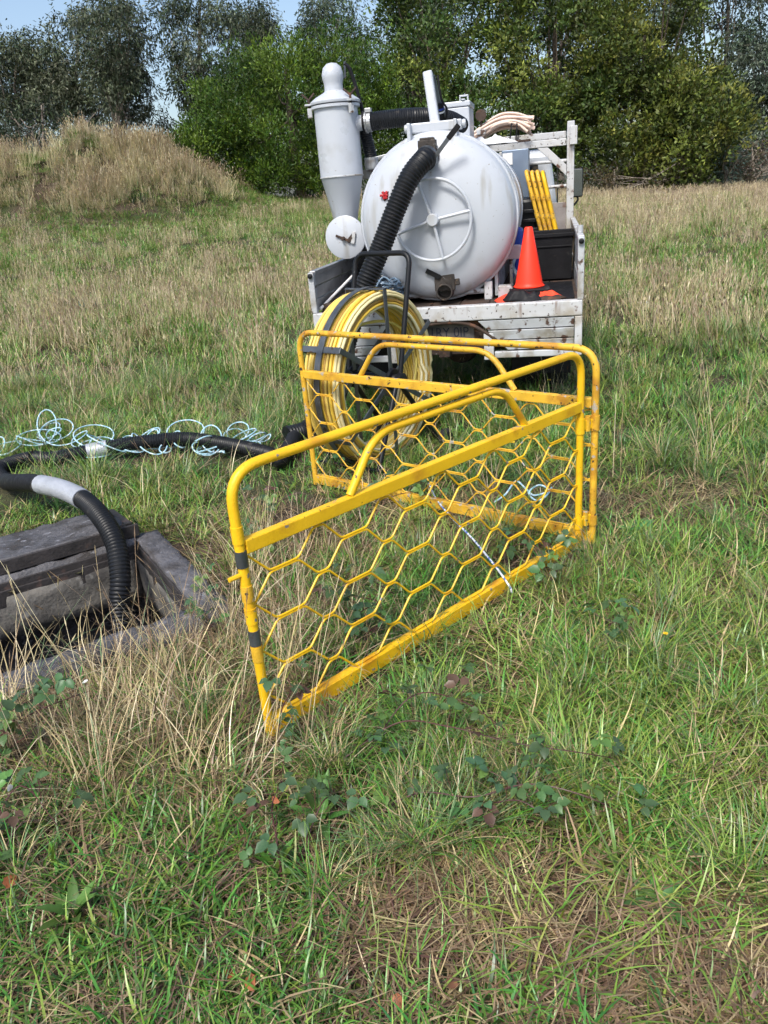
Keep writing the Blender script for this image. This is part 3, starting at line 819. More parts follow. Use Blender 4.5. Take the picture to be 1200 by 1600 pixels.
# lower dump valve
lc = Vector(T(695, 455, .16))
mb = MB(); mb.box(lc + Vector((-.0, .05, .06)), (.15, .08, .12)); mb.lathe([(.05, .12), (.062, .09), (.062, -.03), (.05, -.035), (.048, .06)], lc + Vector((.0, 0, -.005)), (0, 1, 0), 20); mb.box(lc + Vector((.085, .05, .06)), (.05, .05, .05))
lv = mb.build('dump_valve', M['valve'], truck, bevel=.008)
mb = MB(); mb.bar(lc + Vector((-.03, -.0, .10)), lc + Vector((-.13, -.01, .155)), .035, .012, (0, 1, 0)); mb.build('valve_lever', M['blackpaint'], lv, bevel=.003)
# small red ball tap
rc = Vector(T(606, 307, .2))
mb = MB(); mb.lathe([(.03, .1), (.03, .0), (.036, -.01), (.036, -.03)], rc, (0, 1, 0), 14); tp = mb.build('ball_tap', M['rust'], truck, smooth=True)
mb = MB()
for k in range(3): mb.box(rc + Vector((-.02 + .005 * k, -.04, .01)), (.06, .02, .018), Matrix.Rotation(k * pi / 3, 3, 'Y'))
mb.build('tap_handle', M['redtap'], tp, bevel=.005)
# door lugs, lift arm and ram
for px in (641, 713):
    p = T(px, 215, .33); tb('door_lug', 'white', [(p[0] - .012, p[0] + .012, .27, .40, 1.90 if px < 700 else 1.88, 2.09)], bevel=.004)
xl = T(637, 206, .36)[0]; xr = T(722, 200, .36)[0]
tb('lift_crossbar', 'white', [(xl, xr, .335, .41, 2.025, 2.09)], bevel=.008)
for s in (xl - .01, xr + .012):
    mb = MB(); mb.lathe([(.026, -.012), (.03, 0), (.026, .014)], (s, .37, 2.06), (1, 0, 0), 14); mb.build('pivot_cap', M['white'], truck, smooth=True)
mb = MB()
p0 = Vector((T(681, 200, .37)[0], .37, 2.06)); p1 = Vector((T(668, 112, .45)[0], .45, T(668, 112, .45)[2]))
mb.bar(p0, p1, .068, .06, (0, 1, 0)); mb.build('lift_arm', M['white'], truck, bevel=.012)
q0 = Vector(T(677, 118, .55)); q1 = Vector(T(686, 160, .62)); q2 = Vector(T(690, 192, .68))
mb = MB(); mb.tube([q0, q1], .013, 10); ram = mb.build('ram_rod', M['steel'], truck, smooth=True)
mb = MB(); mb.tube([q1, q2], .032, 14); mb.build('ram_body', M['blackpaint'], ram, smooth=True)
for t in (.25, .4):
    c = q1.lerp(q2, t); d = (q2 - q1).normalized()
    mb = MB(); mb.tube([c, c + d * .012], .0335, 14); mb.build('ram_band', M['blueplastic'] if t < .3 else M['paper'], ram, smooth=True)
mb = MB(); mb.tube(spline([q0 + Vector((.03, 0, .0)), q0 + Vector((.05, 0, -.15)), q1 + Vector((.055, 0, -.05)), q2 + Vector((.03, 0, .0))], 5), .008, 6); mb.build('hydraulic_line', M['blackrub'], truck, smooth=True)
# tank saddle
for u0, u1 in ((.275, .335), (-.43, -.37)): tb('saddle_leg', 'white_rusty', [(u0, u1, .30, .42, .853, .985)])
tb('saddle_rail', 'white_dirty', [(.35, .375, .36, 2.1, .87, 1.12)]); tb('saddle_rail', 'white_dirty', [(-.475, -.45, .36, 2.1, .87, 1.12)])
mb = MB(); mb.tube([(-.36, .34, .905), (.27, .34, .915)], .02, 10); mb.build('saddle_pipe', M['white_dirty'], truck, smooth=True)
mb = MB(); vs_ = [(.38, .26, .853), (.50, .26, .853), (.50, .26, .91), (.47, .26, .95), (.38, .26, .95)]
mb.add(vs_ + [(a, b + .1, c) for a, b, c in vs_], [(0, 1, 2, 3, 4), (9, 8, 7, 6, 5)] + [(i, i + 5, (i + 1) % 5 + 5, (i + 1) % 5) for i in range(5)]); mb.build('hinge_block', M['white_dirty'], truck, bevel=.006)
# plumbing clutter at the right of the tank
tb('bracket_box', 'pinkbox', [(.40, .535, .55, .60, 1.11, 1.21)], bevel=.004)
tb('bracket_leg', 'white_rusty', [(.45, .475, .58, .62, .853, 1.108)])
mb = MB(); mb.tube(spline([(.46, .7, .88), (.50, .62, .98), (.47, .66, 1.06), (.53, .8, 1.18)], 6), .016, 8); mb.build('grey_pipe', M['alu'], truck, smooth=True)
tb('blue_drum', 'blueplastic', [(.44, .535, 1.15, 1.3, .86, 1.30)], bevel=.03)
tb('pump_block', 'blackpaint', [(.40, .64, 1.9, 2.3, .90, 1.50)], bevel=.03)
for z in (1.22, 1.30, 1.38): tb('pump_fin', 'blackpaint', [(.38, .66, 1.86, 1.9, z, z + .03)], bevel=.004)
# ---- cyclone separator
CU, CV = T(530, 230, .9)[0], .9
z = lambda py: T(530, py, .9)[2]
mb = MB(); mb.lathe([(.075, 1.40), (.095, 1.462), (.168, 1.795), (.172, 1.80), (.172, 2.30), (.172, 2.305)], (CU, CV, 0), (0, 0, 1), 40); cyc = mb.build('cyclone', M['white'], truck, smooth=True)
mb = MB(); mb.lathe([(.173, 1.795), (.176, 1.797), (.176, 1.805), (.173, 1.807)], (CU, CV, 0), (0, 0, 1), 40); mb.build('weld_seam', M['white_dirty'], cyc, smooth=True)
mb = MB(); mb.lathe([(.174, 2.288), (.192, 2.292), (.192, 2.312), (.174, 2.316)], (CU, CV, 0), (0, 0, 1), 40); mb.build('rim', M['white'], cyc, smooth=True)
mb = MB(); mb.lathe([(.196, 2.320), (.198, 2.324), (.198, 2.338), (.19, 2.345), (.15, 2.372), (.09, 2.40), (.074, 2.412), (.071, 2.44), (.074, 2.47), (.083, 2.50), (.083, 2.53), (.07, 2.572), (.04, 2.598), (0, 2.606)], (CU, CV, 0), (0, 0, 1), 40); capo = mb.build('cyclone_cap', M['white'], truck, smooth=True)
for a in (200, 320):
    d = Vector((cos(radians(a)), sin(radians(a)), 0)); c = Vector((CU, CV, 2.30)) + d * .205
    mb = MB(); mb.box(c + Vector((0, 0, -.03)), (.035, .03, .07), Matrix.Rotation(radians(a), 3, 'Z')); mb.box(c + Vector((0, 0, .026)) + d * .004, (.06, .045, .014), Matrix.Rotation(radians(a), 3, 'Z')); lg = mb.build('clamp_lug', M['white_dirty'], cyc, bevel=.004)
    mb = MB(); mb.tube([c + Vector((0, 0, -.02)), c + Vector((0, 0, .065))], .009, 8)
    for s in (-1, 1): mb.tube([c + Vector((0, 0, .06)), c + Vector((s * .05, 0, .105))], .008, 6)
    mb.build('wing_nut', M['rust'], lg, smooth=True)
mb = MB(); mb.lathe([(.085, .12), (.085, -.055)], (CU - .015, CV - .10, 1.365), (0, 1, 0), 24); mb.build('outlet_neck', M['white'], cyc, smooth=True)
dc = Vector(T(540, 371, .72))
mb = MB(); mb.lathe([(.16, .02), (.166, .016), (.166, -.006), (.16, -.010), (0, -.012)], dc, (0, 1, 0), 40); hd = mb.build('clean_out_disc', M['white'], truck, smooth=True)
mb = MB(); mb.bar(dc + Vector((-.075, -.02, .02)), dc + Vector((.03, -.022, -.025)), .018, .012, (0, 1, 0)); mb.bar(dc + Vector((.02, -.024, -.035)), dc + Vector((.085, -.024, .03)), .03, .014, (0, 1, 0)); mb.lathe([(.016, 0), (.016, .04)], dc + Vector((-.015, -.01, -.005)), (0, -1, 0), 10); mb.build('disc_clamp', M['rust'], hd, bevel=.003)
mb = MB(); mb.bar(dc + Vector((.06, -.024, -.05)), dc + Vector((.08, -.026, .04)), .03, .012, (0, 1, 0)); mb.build('clamp_chip', M['white_rusty'], hd, bevel=.003)
# port, clamp and vacuum pipe across to the tank
op = Vector((CU + .16, CV, 2.172))
mb = MB(); mb.tube([op, op + Vector((.075, 0, 0))], .056, 20); mb.build('port', M['white'], cyc, smooth=True)
mb = MB(); mb.tube([op + Vector((.07, 0, 0)), op + Vector((.085, 0, 0))], .078, 24); mb.tube([op + Vector((.086, 0, 0)), op + Vector((.12, 0, 0))], .072, 24); mb.box(op + Vector((.103, -.02, .08)), (.05, .05, .03)); cl_ = mb.build('hose_clamp', M['alu'], cyc, bevel=.003)
mb = MB(); mb.tube([op + Vector((.055, 0, 0)), op + Vector((.071, 0, 0))], .082, 24); mb.build('gasket', M['blackrub'], cyc, smooth=True)
def ribbed(pts, r, pitch=.02, amp=.06, n=16, k=4):
    P, s = resample(pts, pitch / k)
    rr = r * (1 + amp * np.sin(2 * pi * s / pitch))
    mb = MB(); mb.tube(P, list(rr), n); return mb
ribbed(spline([op + Vector((.10, 0, 0)), op + Vector((.3, 0, .005)), op + Vector((.5, .05, .0)), op + Vector((.68, .25, -.02)), op + Vector((.75, .6, -.05))], 8), .066, .016, .035).build('vacuum_hose', M['hose'], truck, smooth=True)
dh = Vector(T(577, 235, 1.05))
ribbed([(dh.x - .02, 1.05, 2.24), (dh.x - .02, 1.05, 2.1), (dh.x + .01, 1.05, 1.93)], .05, .018, .05).build('drop_hose', M['hose'], truck, smooth=True)
mb = MB(); mb.lathe([(.05, 1.84), (.056, 1.85), (.056, 1.925)], (dh.x + .01, 1.05, 0), (0, 0, 1), 18); mb.build('hose_cuff', M['alu'], truck, smooth=True)
mb = MB(); mb.tube(spline([(CU + .08, CV + .09, 2.60), (CU + .12, CV + .1, 2.55), (CU + .17, CV + .12, 2.35), (CU + .20, CV + .14, 2.12)], 6), .014, 8); mb.build('air_line', M['blackrub'], truck, smooth=True)
mb = MB(); mb.tube([(CU + .075, CV + .09, 2.50), (CU + .085, CV + .09, 2.615)], .01, 8); mb.build('air_fitting', M['steel'], truck, smooth=True)
# frames and aluminium covers between cyclone and tank
tb('support_beam', 'white_dirty', [(-.92, -.50, 1.12, 1.18, 1.77, 1.84)]); tb('support_post', 'white_dirty', [(-.72, -.66, 1.12, 1.18, .853, 1.77)])
tb('support_beam', 'alu', [(-.90, -.30, 2.05, 2.10, 1.85, 1.91)])
for k in range(4):
    mb = MB(); mb.box((-.55, 1.75 + .2 * k, 1.97 + .012 * k), (.62, .17, .025), Matrix.Rotation(-.14, 3, 'Y')); mb.build('cover_slat', M['alu'], truck, bevel=.004)
for u in (-.62, -.5, -.4):
    mb = MB(); mb.lathe([(.028, -.06), (.034, -.05), (.034, .05), (.028, .06)], (u, 1.5, 1.90), (1, 0, 0), 12); mb.build('pipe_fitting', M['steel'], truck, smooth=True)
# white filter box on top, round lamp
fb = tb('filter_box', 'white', [(-.20, .045, 2.0, 2.4, 1.97, 2.30)], bevel=.01); tb('box_lid', 'white', [(-.21, .055, 1.99, 2.41, 2.302, 2.345)], fb, bevel=.008)
tb('box_strap', 'white', [(-.02, .01, 1.982, 2.415, 2.348, 2.36)], fb, bevel=.002)
mb = MB()
for s in (-.035, .035): mb.box((.0 + s, 2.02, 2.36), (.012, .03, .06))
mb.box((.0, 2.02, 2.385), (.082, .03, .014)); mb.build('box_handle', M['white'], fb, bevel=.003)
lp = Vector(T(751, 180, 2.7)); mb = MB(); mb.lathe([(.05, .0), (.055, .02), (.05, .05), (0, .055)], lp, (0, 1, 0), 18); mb.lathe([(.01, 0), (.01, .09)], lp + Vector((0, .03, -.12)), (0, 0, 1), 8); wl = mb.build('round_work_lamp', M['rust'], truck, smooth=True)
tb('lamp_bracket', 'white_dirty', [(lp.x - .045, lp.x + .045, 2.68, 2.75, lp.z - .17, lp.z - .125)])
# left side clutter under the cyclone
tb('left_box', 'blackpaint', [(-.93, -.62, 1.3, 2.2, .86, 1.35)], bevel=.02)
# ================================================================ things lying on the truck
def tload(name, u, v, zz, rz=0.0):
    p = TX(u, v, zz); return empty(name, tuple(p), -TYAW + rz)
# traffic cone
cn = tload('traffic_cone', .605, .30, .905)
mb = MB(); mb.box((0, 0, .012), (.29, .29, .024), Matrix.Rotation(.08, 3, 'Z')); mb.build('base', M['blackrub'], cn, bevel=.008)
mb = MB(); mb.lathe([(.112, .026), (.114, .032), (.103, .042), (.098, .06), (.029, .435), (.024, .442), (.014, .442), (.02, .40)], (0, 0, 0), (0, 0, 1), 32); mb.build('cone_body', M['cone'], cn, smooth=True)
tag(cn, 'bright orange traffic cone on a black base standing in the truck tray', 'cone')
# crumpled cloths
def cloth(name, c, rx, ry, h, m, label, cat, seed):
    rg = np.random.default_rng(seed); n = 26
    p = TX(*c)
    V = []; F = []
    for i in range(n):
        for j in range(n):
            a, b = i / (n - 1) * 2 - 1, j / (n - 1) * 2 - 1
            V.append((a, b))
    V = np.array(V); ang = np.arctan2(V[:, 1], V[:, 0]); q = np.abs(V).max(1); r_ = q / np.maximum(1e-6, np.hypot(V[:, 0], V[:, 1]))
    X = V[:, 0] * (.55 + .45 * r_) * rx * (1 + .22 * np.sin(3 * ang + seed)); Y = V[:, 1] * (.55 + .45 * r_) * ry * (1 + .2 * np.cos(4 * ang + seed))
    Z = h * np.clip(1 - q ** 2.2, 0, 1) * (.35 + .9 * lat_noise(X + seed, Y, .045, seed)) + .004
    a = np.array([[i * n + j, (i + 1) * n + j, (i + 1) * n + j + 1, i * n + j + 1] for i in range(n - 1) for j in range(n - 1)])
    o = link(name, np_mesh(name, np.stack([X, Y, Z], 1), a, m, smooth=True)); o.location = tuple(p); o.rotation_euler = (0, 0, -TYAW)
    so = o.modifiers.new('thickness', 'SOLIDIFY'); so.thickness = .004
    tag(o, label, cat); return o
cloth('warning_vest', (.60, .27, .858), .21, .19, .06, M['orangecloth'], 'crumpled orange cloth under the traffic cone', 'cloth', 3)
cloth('orange_flag', (.73, .20, .86), .10, .08, .055, M['orangecloth'], 'small orange flag lying right of the traffic cone base', 'flag', 9)
cloth('black_bag', (.57, .12, .860), .15, .085, .085, M['blackrub'], 'crumpled black bag at the tail edge below the traffic cone', 'bag', 5)
cloth('dirty_rag', (.74, .10, .86), .12, .06, .03, M['rust'], 'brown dirty rag on the tray edge right of the black bag', 'rag', 6)
# black rubber mat and tub
mt = link('rubber_mat', None) if False else None
mb = MB(); mb.box((0, 0, 0), (.50, .95, .008)); o = mb.build('rubber_mat', M['blackrub'], None, bevel=.002); o.location = tuple(TX(.68, .60, .858)); o.rotation_euler = (0, 0, -TYAW); tag(o, 'black rubber mat covering the right of the truck tray', 'mat')
tub = tload('black_tub', .775, 1.45, .866)
w2, d2, hh = .165, .25, .365
mb = MB(); t_ = .008
outer = [(-w2, -d2), (w2, -d2), (w2, d2), (-w2, d2)]
def ringbox(z0, z1, k0, k1, th):
    vs = []
    for zz, k in ((z0, k0), (z1, k1)):
        for a, b in outer: vs.append((a * k, b * k, zz))
    for zz, k in ((z0 + th, k0), (z1, k1)):
        for a, b in outer: vs.append((a * k - math.copysign(th, a), b * k - math.copysign(th, b), zz))
    fs = [(0, 3, 2, 1), (8, 9, 10, 11)]
    for i in range(4):
        j = (i + 1) % 4
        fs += [(i, j, 4 + j, 4 + i), (8 + i, 12 + i, 12 + j, 8 + j), (4 + i, 4 + j, 12 + j, 12 + i)]
    return vs, fs
mb.add(*ringbox(0, hh, .93, 1.0, t_)); mb.build('tub_body', M['blackrub'], tub, bevel=.006)
mb = MB()
for a, b, c, d in ((-w2 - .012, w2 + .012, -d2 - .012, -d2 - .002), (-w2 - .012, w2 + .012, d2 + .002, d2 + .012), (-w2 - .012, -w2 - .002, -d2, d2), (w2 + .002, w2 + .012, -d2, d2)):
    mb.box(((a + b) / 2, (c + d) / 2, hh - .012), (b - a, d - c, .03))
mb.build('tub_rim', M['blackrub'], tub, bevel=.004)
mb = MB(); mb.box((0, -d2 - .001, hh - .10), (2 * w2 - .03, .008, .012)); mb.build('tub_rib', M['blackrub'], tub, bevel=.003)
tag(tub, 'deep black plastic tub against the right side of the truck tray', 'tub')
# spare yellow barriers leaning folded, seen edge on
SP = panel_meshes(.85, .86)
first = None
for k in range(4):
    top = T(822 + 8.5 * k, 268 + (1 if k % 2 else 0), 1.85); bot = T(847 + 7.5 * k, 366, 1.85)
    ru, rz_ = top[0] - bot[0], top[2] - bot[2]
    tilt = math.atan2(ru, rz_)
    L = sqrt(ru * ru + rz_ * rz_)
    H = .86; zb = top[2] - H * cos(tilt); ub = top[0] - H * sin(tilt)
    root = tload('spare_barrier', ub, 1.80, max(zb, .862))
    e = root; e.rotation_mode = 'XYZ'
    # local x of the panel -> truck forward, z -> tilted up
    m4 = Matrix.Rotation(-TYAW, 4, 'Z') @ Matrix.Rotation(tilt, 4, 'Y') @ Matrix.Rotation(pi / 2, 4, 'Z')
    root.rotation_euler = m4.to_euler()
    mm = M['yellow_worn'] if k != 3 else M['yellow']
    SP['frame'].build('panel_frame', mm, root, smooth=True); SP['handle'].build('handle', mm, root, smooth=True)
    SP['mid'].build('mid_rail', mm, root, bevel=.003); SP['bottom'].build('bottom_rail', mm, root, bevel=.0015)
    for w in SP['wires']: w.build('mesh_wire', mm, root, smooth=True)
    for zc in (.20, .46, .62):
        mb = MB(); mb.lathe([(.021, zc), (.021, zc + .05)], (0, 0, 0), (0, 0, 1), 10); mb.build('hinge_sleeve', M['yellow_worn'], root, smooth=True)
    tag(root, ['leftmost', 'second from left', 'third from left', 'rightmost'][k] + ' of the four folded yellow barriers leaning in the truck tray', 'barrier', 'folded barriers in the truck tray')
# bundle of conduit strapped on the rack
cb = tload('conduit_bundle', .26, 2.86, 2.0)
rg = np.random.default_rng(12)
for k in range(30):
    lay, i = divmod(k, 8)
    y0 = (i - 3.5) * .044 + (lay % 2) * .022 + rg.normal() * .004; z0 = .02 + lay * .030
    sag = .15 + .06 * rg.random()
    pts = [(-.30 - .05 * rg.random(), y0, z0 - .04), (-.17, y0 + rg.normal() * .012, z0 + sag * .30), (.00, y0 + rg.normal() * .012, z0 + sag * .72), (.16, y0, z0 + sag * .70), (.25 + .09 * rg.random(), y0 + rg.normal() * .015, z0 + sag * .42 + rg.normal() * .018)]
    mb = MB(); mb.tube(spline(pts, 5), .0125, 8); mb.build('conduit', M['conduit'], cb, smooth=True)
mb = MB(); mb.tube(spline([(.16, -.19, .0), (.17, -.2, .12), (.17, -.1, .19), (.17, .1, .19), (.17, .2, .12), (.16, .19, .0)], 5), .007, 6); mb.tube(spline([(.10, -.19, .0), (.12, -.2, .14), (.12, 0, .21), (.12, .2, .12)], 5), .007, 6); mb.build('strap', M['blackrub'], cb, smooth=True)
mb = MB(); mb.bar((.02, -.2, -.0), (.3, -.21, .005), .05, .02); mb.build('tie_plate', M['rust'], cb, bevel=.003)
tag(cb, 'bundle of pinkish beige conduit lengths strapped on top of the truck rack', 'conduit')
# silver tarp bits beside the bundle
cloth('plastic_sheet', (.18, 2.55, 1.99), .22, .12, .08, M['paper'], 'crumpled white plastic sheet on top of the tank beside the conduit bundle', 'sheet', 8)
# blue rope heap, pole and pipe on the left of the tray
rg = np.random.default_rng(31)
def heap(name, c, rx, ry, rz_, n, r, m, label, seed, tur=26):
    rg = np.random.default_rng(seed); pts = []
    for i in range(n):
        a = i * 2 * pi / 9 + rg.normal() * .3
        q = .5 + .5 * rg.random()
        pts.append((c[0] + cos(a) * rx * q, c[1] + sin(a) * ry * q, c[2] + rz_ * (i / n) * (1.15 - .6 * q * q) + rg.normal() * rz_ * .06))
    mb = MB(); mb.tube(spline(pts, 4), r, 5); o = mb.build(name, m, None, smooth=True); tag(o, label, 'rope'); return o
rc_ = TX(-.48, .26, .87)
heap('rope_heap', (0, 0, 0), .17, .22, .24, 150, .0075, M['ropedark'], 'heap of dark blue-grey rope in the tray beside the tank', 4).location = tuple(rc_)
pa = TX(*T(502, 493, .06)); pb_ = TX(*T(552, 430, .7)); pa[2] = max(pa[2], .885)
mb = MB(); mb.tube([pa, pb_], .011, 8); o = mb.build('white_pole', M['paper'], None, smooth=True); tag(o, 'thin white pole lying slanted in the left of the truck tray', 'pole')
pa = TX(-.80, -.0, .925); pb_ = TX(-.62, .7, .95)
mb = MB(); mb.lathe([(.036, 0), (.04, .0), (.04, .7), (.036, .7)], (0, 0, 0), tuple(pb_ - pa), 18); mb.v = [(x + pa[0], y + pa[1], z_ + pa[2]) for x, y, z_ in mb.v]; mb.lathe([(.034, .69), (.034, .02)], tuple(pa), tuple(pb_ - pa), 18)
o = mb.build('black_pipe', M['blackrub'], None, smooth=True); tag(o, 'short black plastic pipe in the tray beneath the white pole', 'pipe')
mb = MB(); mb.box((0, 0, .03), (.16, .9, .06)); o = mb.build('steel_channel', M['rust'], None, bevel=.008); o.location = tuple(TX(-.86, .55, .853)); o.rotation_euler = (0, 0, -TYAW); tag(o, 'dark rusty steel channel along the left gate of the tray', 'steel channel')
# ================================================================ rod reel
RY = radians(53.1); RC = .556
reel = empty('rod_reel', (.004, 5.03, -.045), RY); reel.scale = (1.045, 1.045, 1.045)
rg = np.random.default_rng(17)
parts_ = []
nt_, nl = 11, 5
ROD = [(.74, .62, .34), (.72, .50, .13), (.70, .44, .06), (.78, .70, .46), (.46, .26, .06), (.66, .50, .22)]
def turn_tube(P, r, col, n=6):
    mb = MB(); mb.tube(P, r, n); return np.array(mb.v), mb.f, col
pts = []; cols_ = []
for l in range(nl):
    for t in range(nt_):
        tt = t if l % 2 == 0 else nt_ - 1 - t
        y = -.112 + .224 * tt / (nt_ - 1) + rg.normal() * .005
        r0 = .522 - l * .019 + rg.normal() * .005
        ph = rg.random() * 6.28; am = rg.uniform(.0005, .0035); c = np.array(ROD[rg.choice(6, p=[.24, .24, .2, .14, .1, .08])]) * (1 + rg.normal() * .1)
        for k in range(44):
            a = 2 * pi * k / 44
            pts.append((r0 + am * sin(2 * a + ph)) * np.array([cos(a), 0, sin(a)]) + np.array([0, y + .006 * sin(a + ph), RC])); cols_.append(c * (1 + .10 * sin(a * 3 + ph)))
mb = MB(); mb.tube(pts, .0100, 6, caps=False)
me = np_mesh('rod_coil', np.array(mb.v), np.array(mb.f), M['rod'], np.repeat(np.array(cols_), 6, axis=0), smooth=True); link('rod_coil', me, reel)
lp = [np.array([.43 * cos(a) * (1 - .12 * sin(a * .5) ** 2), -.05 + .1 * sin(a * .5), RC + (.43 - .09 * max(0, sin(a)) ** 2) * sin(a)]) for a in np.linspace(.2, 2 * pi + .1, 60)]
mb = MB(); mb.tube(lp, .0092, 6, caps=False); link('loose_turn', np_mesh('loose_turn', np.array(mb.v), np.array(mb.f), M['rod'], np.repeat(np.array([[.70, .5, .16]]), len(mb.v), 0), smooth=True), reel)
for k in range(6):
    a = radians(30 + 60 * k); d = Vector((cos(a), 0, sin(a))); c = Vector((0, 0, RC)); s = d.cross(Vector((0, 1, 0)))
    mb = MB()
    mb.bar(c + d * .04 + Vector((0, -.142, 0)), c + d * .553 + Vector((0, -.142, 0)), .034, .007, (0, 1, 0))
    mb.bar(c + d * .545 + Vector((0, -.1455, 0)), c + d * .545 + Vector((0, .1455, 0)), .038, .008, tuple(d))
    mb.bar(c + d * .04 + Vector((0, .142, 0)), c + d * .553 + Vector((0, .142, 0)), .034, .007, (0, 1, 0))
    mb.build('cage_arm', M['steel'], reel, bevel=.002)
hoop = MB(); n = 72
vs = []
for k in range(n):
    a = 2 * pi * k / n
    for r_, y in ((.5505, -.021), (.5505, .021), (.5555, .021), (.5555, -.021)): vs.append((r_ * cos(a), y, RC + r_ * sin(a)))
fs = []
for k in range(n):
    j = (k + 1) % n
    for q in range(4): fs.append((k * 4 + q, k * 4 + (q + 1) % 4, j * 4 + (q + 1) % 4, j * 4 + q))
hoop.add(vs, fs); hoop.build('hoop_band', M['steel'], reel, smooth=True)
mb = MB(); mb.lathe([(.03, -.21), (.036, -.20), (.036, .20), (.03, .21)], (0, 0, RC), (0, 1, 0), 18); mb.lathe([(.065, -.165), (.07, -.16), (.07, -.147), (.065, -.146)], (0, 0, RC), (0, 1, 0), 20); mb.lathe([(.065, .146), (.07, .147), (.07, .16), (.065, .165)], (0, 0, RC), (0, 1, 0), 20); mb.lathe([(.035, -.235), (.044, -.232), (.044, -.2), (.04, -.19)], (0, 0, RC), (0, 1, 0), 20); mb.build('hub', M['blackpaint'], reel, smooth=True)
mb = MB(); mb.tube(rounded([(.0, -.2, RC - .03), (.205, -.205, 1.285), (.205, .205, 1.285), (.0, .2, RC - .03)], .075, 7), .0165, 10); mb.build('push_handle', M['blackpaint'], reel, smooth=True)
for y in (-.185, .185):
    for x in (-.30, .40):
        mb = MB(); mb.tube([(0, y, RC), (x, y * 1.12, .06)], .0165, 10); mb.build('leg', M['blackpaint'], reel, smooth=True)
for x in (-.30, .40):
    mb = MB(); mb.tube([(x, -.26, .06), (x, .26, .06)], .014, 10); mb.build('axle_bar', M['blackpaint'], reel, smooth=True)
for y in (-.27, .27):
    mb = MB(); mb.lathe([(.02, -.026), (.055, -.028), (.068, -.014), (.068, .014), (.055, .028), (.02, .026)], (.40, y, .068), (0, 1, 0), 20); mb.build('wheel', M['tyre'], reel, smooth=True)
tag(reel, 'reel of yellow fibreglass rod in a steel cage with black push handle', 'reel')

# ================================================================ hoses and ropes
hp = [TX(*T(668, 246, .10)), TX(*T(662, 250, .03)), TX(*T(640, 278, -.05)), TX(*T(618, 328, -.11)), TX(*T(596, 385, -.16)), TX(*T(573, 440, -.22)), TX(-.62, -.26, .82), TX(-.74, -.30, .50), TX(-.86, -.36, .22), TX(-1.0, -.44, .085), TX(-1.12, -.55, .075)]
o = ribbed(spline(hp, 8), .071, .0235, .05, 18, 5).build('suction_hose', M['hose'], None, smooth=True)
tag(o, 'thick black ribbed suction hose hanging from the tank valve behind the reel', 'hose')
cu_ = MB(); a_ = np.array(hp[0]); b_ = np.array(hp[1]); cu_.tube([a_, a_ + (b_ - a_) * .55], .079, 20); cc_ = cu_.build('hose_cuff', M['steel'], o, smooth=True)
e0 = TX(-1.12, -.55, .07)
gp = [e0 + np.array([.06, .02, 0]), atz(440, 718, .07), atz(415, 708, .085), atz(352, 694, .10), atz(290, 686, .11), atz(232, 690, .11), atz(180, 697, .10), atz(120, 709, .085), atz(80, 717, .075), (-2.56, 5.44, .07), (-2.68, 5.20, .08),
      aty(10, 752, 4.86), aty(24, 754, 4.60), aty(52, 755, 4.38), aty(95, 764, 4.15), aty(132, 782, 3.95), aty(158, 808, 3.75), aty(180, 848, 3.58), aty(188, 900, 3.45), aty(187, 950, 3.38), (-1.34, 3.30, -.35), (-1.36, 3.22, -.7), (-1.42, 3.16, -.98)]
gs = spline(gp, 10)
gh = ribbed(gs, .051, .019, .055, 14, 4).build('pit_hose', M['hose'], None, smooth=True)
tag(gh, 'thinner black ribbed hose snaking over the grass and down into the open pit', 'hose')
GS = np.array(gs)
def wrap(p0, p1, name='tape_wrap'):
    i0 = np.argmin(np.linalg.norm(GS - p0, axis=1)); i1 = np.argmin(np.linalg.norm(GS - p1, axis=1))
    seg, s = resample(GS[i0:i1 + 1], .006)
    mb = MB(); mb.tube(seg, list(.0560 + .0012 * np.sin(s * 330)), 16); mb.build(name, M['tape'], gh, smooth=True)
wrap(aty(64, 757, 4.32), aty(128, 780, 3.97)); wrap(atz(170, 700, .07), atz(140, 706, .065))
seg, s = resample(GS[np.argmin(np.linalg.norm(GS - np.array(aty(10, 752, 4.86)), axis=1)):np.argmin(np.linalg.norm(GS - np.array(aty(64, 757, 4.32)), axis=1)) + 1], .01)
mb = MB(); mb.tube(seg, .0555, 16); mb.build('smooth_sleeve', M['blackrub'], gh, smooth=True)

def tangle(name, ctrl, label, m, r=.0052, seed=0, loops=0):
    mb = MB(); mb.tube(spline(ctrl, 8), r, 6); o = mb.build(name, M[m], None, smooth=True); tag(o, label, 'rope'); return o
def coils(path, loops, rad, seed, r0=.55, lean=.55):
    """a springy rope thrown in loose standing loops along a line of ground pixels"""
    rg = np.random.default_rng(seed); A = np.array([atz(px, py, 0.0) for px, py in path]); n = loops * 11; out = []
    ph = rg.random(4) * 6.28; nrm = rg.random() * 6.28
    for i in range(n):
        t = i / (n - 1); f = t * (len(A) - 1); k = min(int(f), len(A) - 2); c = A[k] + (A[k + 1] - A[k]) * (f - k)
        a = 2 * pi * i / 11 + .7 * sin(t * 9 + ph[0])
        R = rad * (r0 + (1 - r0) * (.5 + .5 * sin(t * loops * 2.3 + ph[1])) + .18 * sin(t * loops * 5.1 + ph[2]))
        o = nrm + 1.3 * sin(t * loops * 1.1 + ph[3]); tl = .22 + lean * .6 * sin(t * loops * 1.7 + ph[2])
        u = np.array([cos(o), sin(o) * .8, .12 * sin(t * 31)]); w = np.array([-sin(o) * cos(tl), cos(o) * cos(tl), sin(tl) * .9 + .22])
        w /= np.linalg.norm(w)
        p = c + u * R * cos(a) + w * R * (1 + sin(a)); p[2] = max(.045, p[2] + .05); out.append(p)
    return out
P_ = lambda *a: list(a)
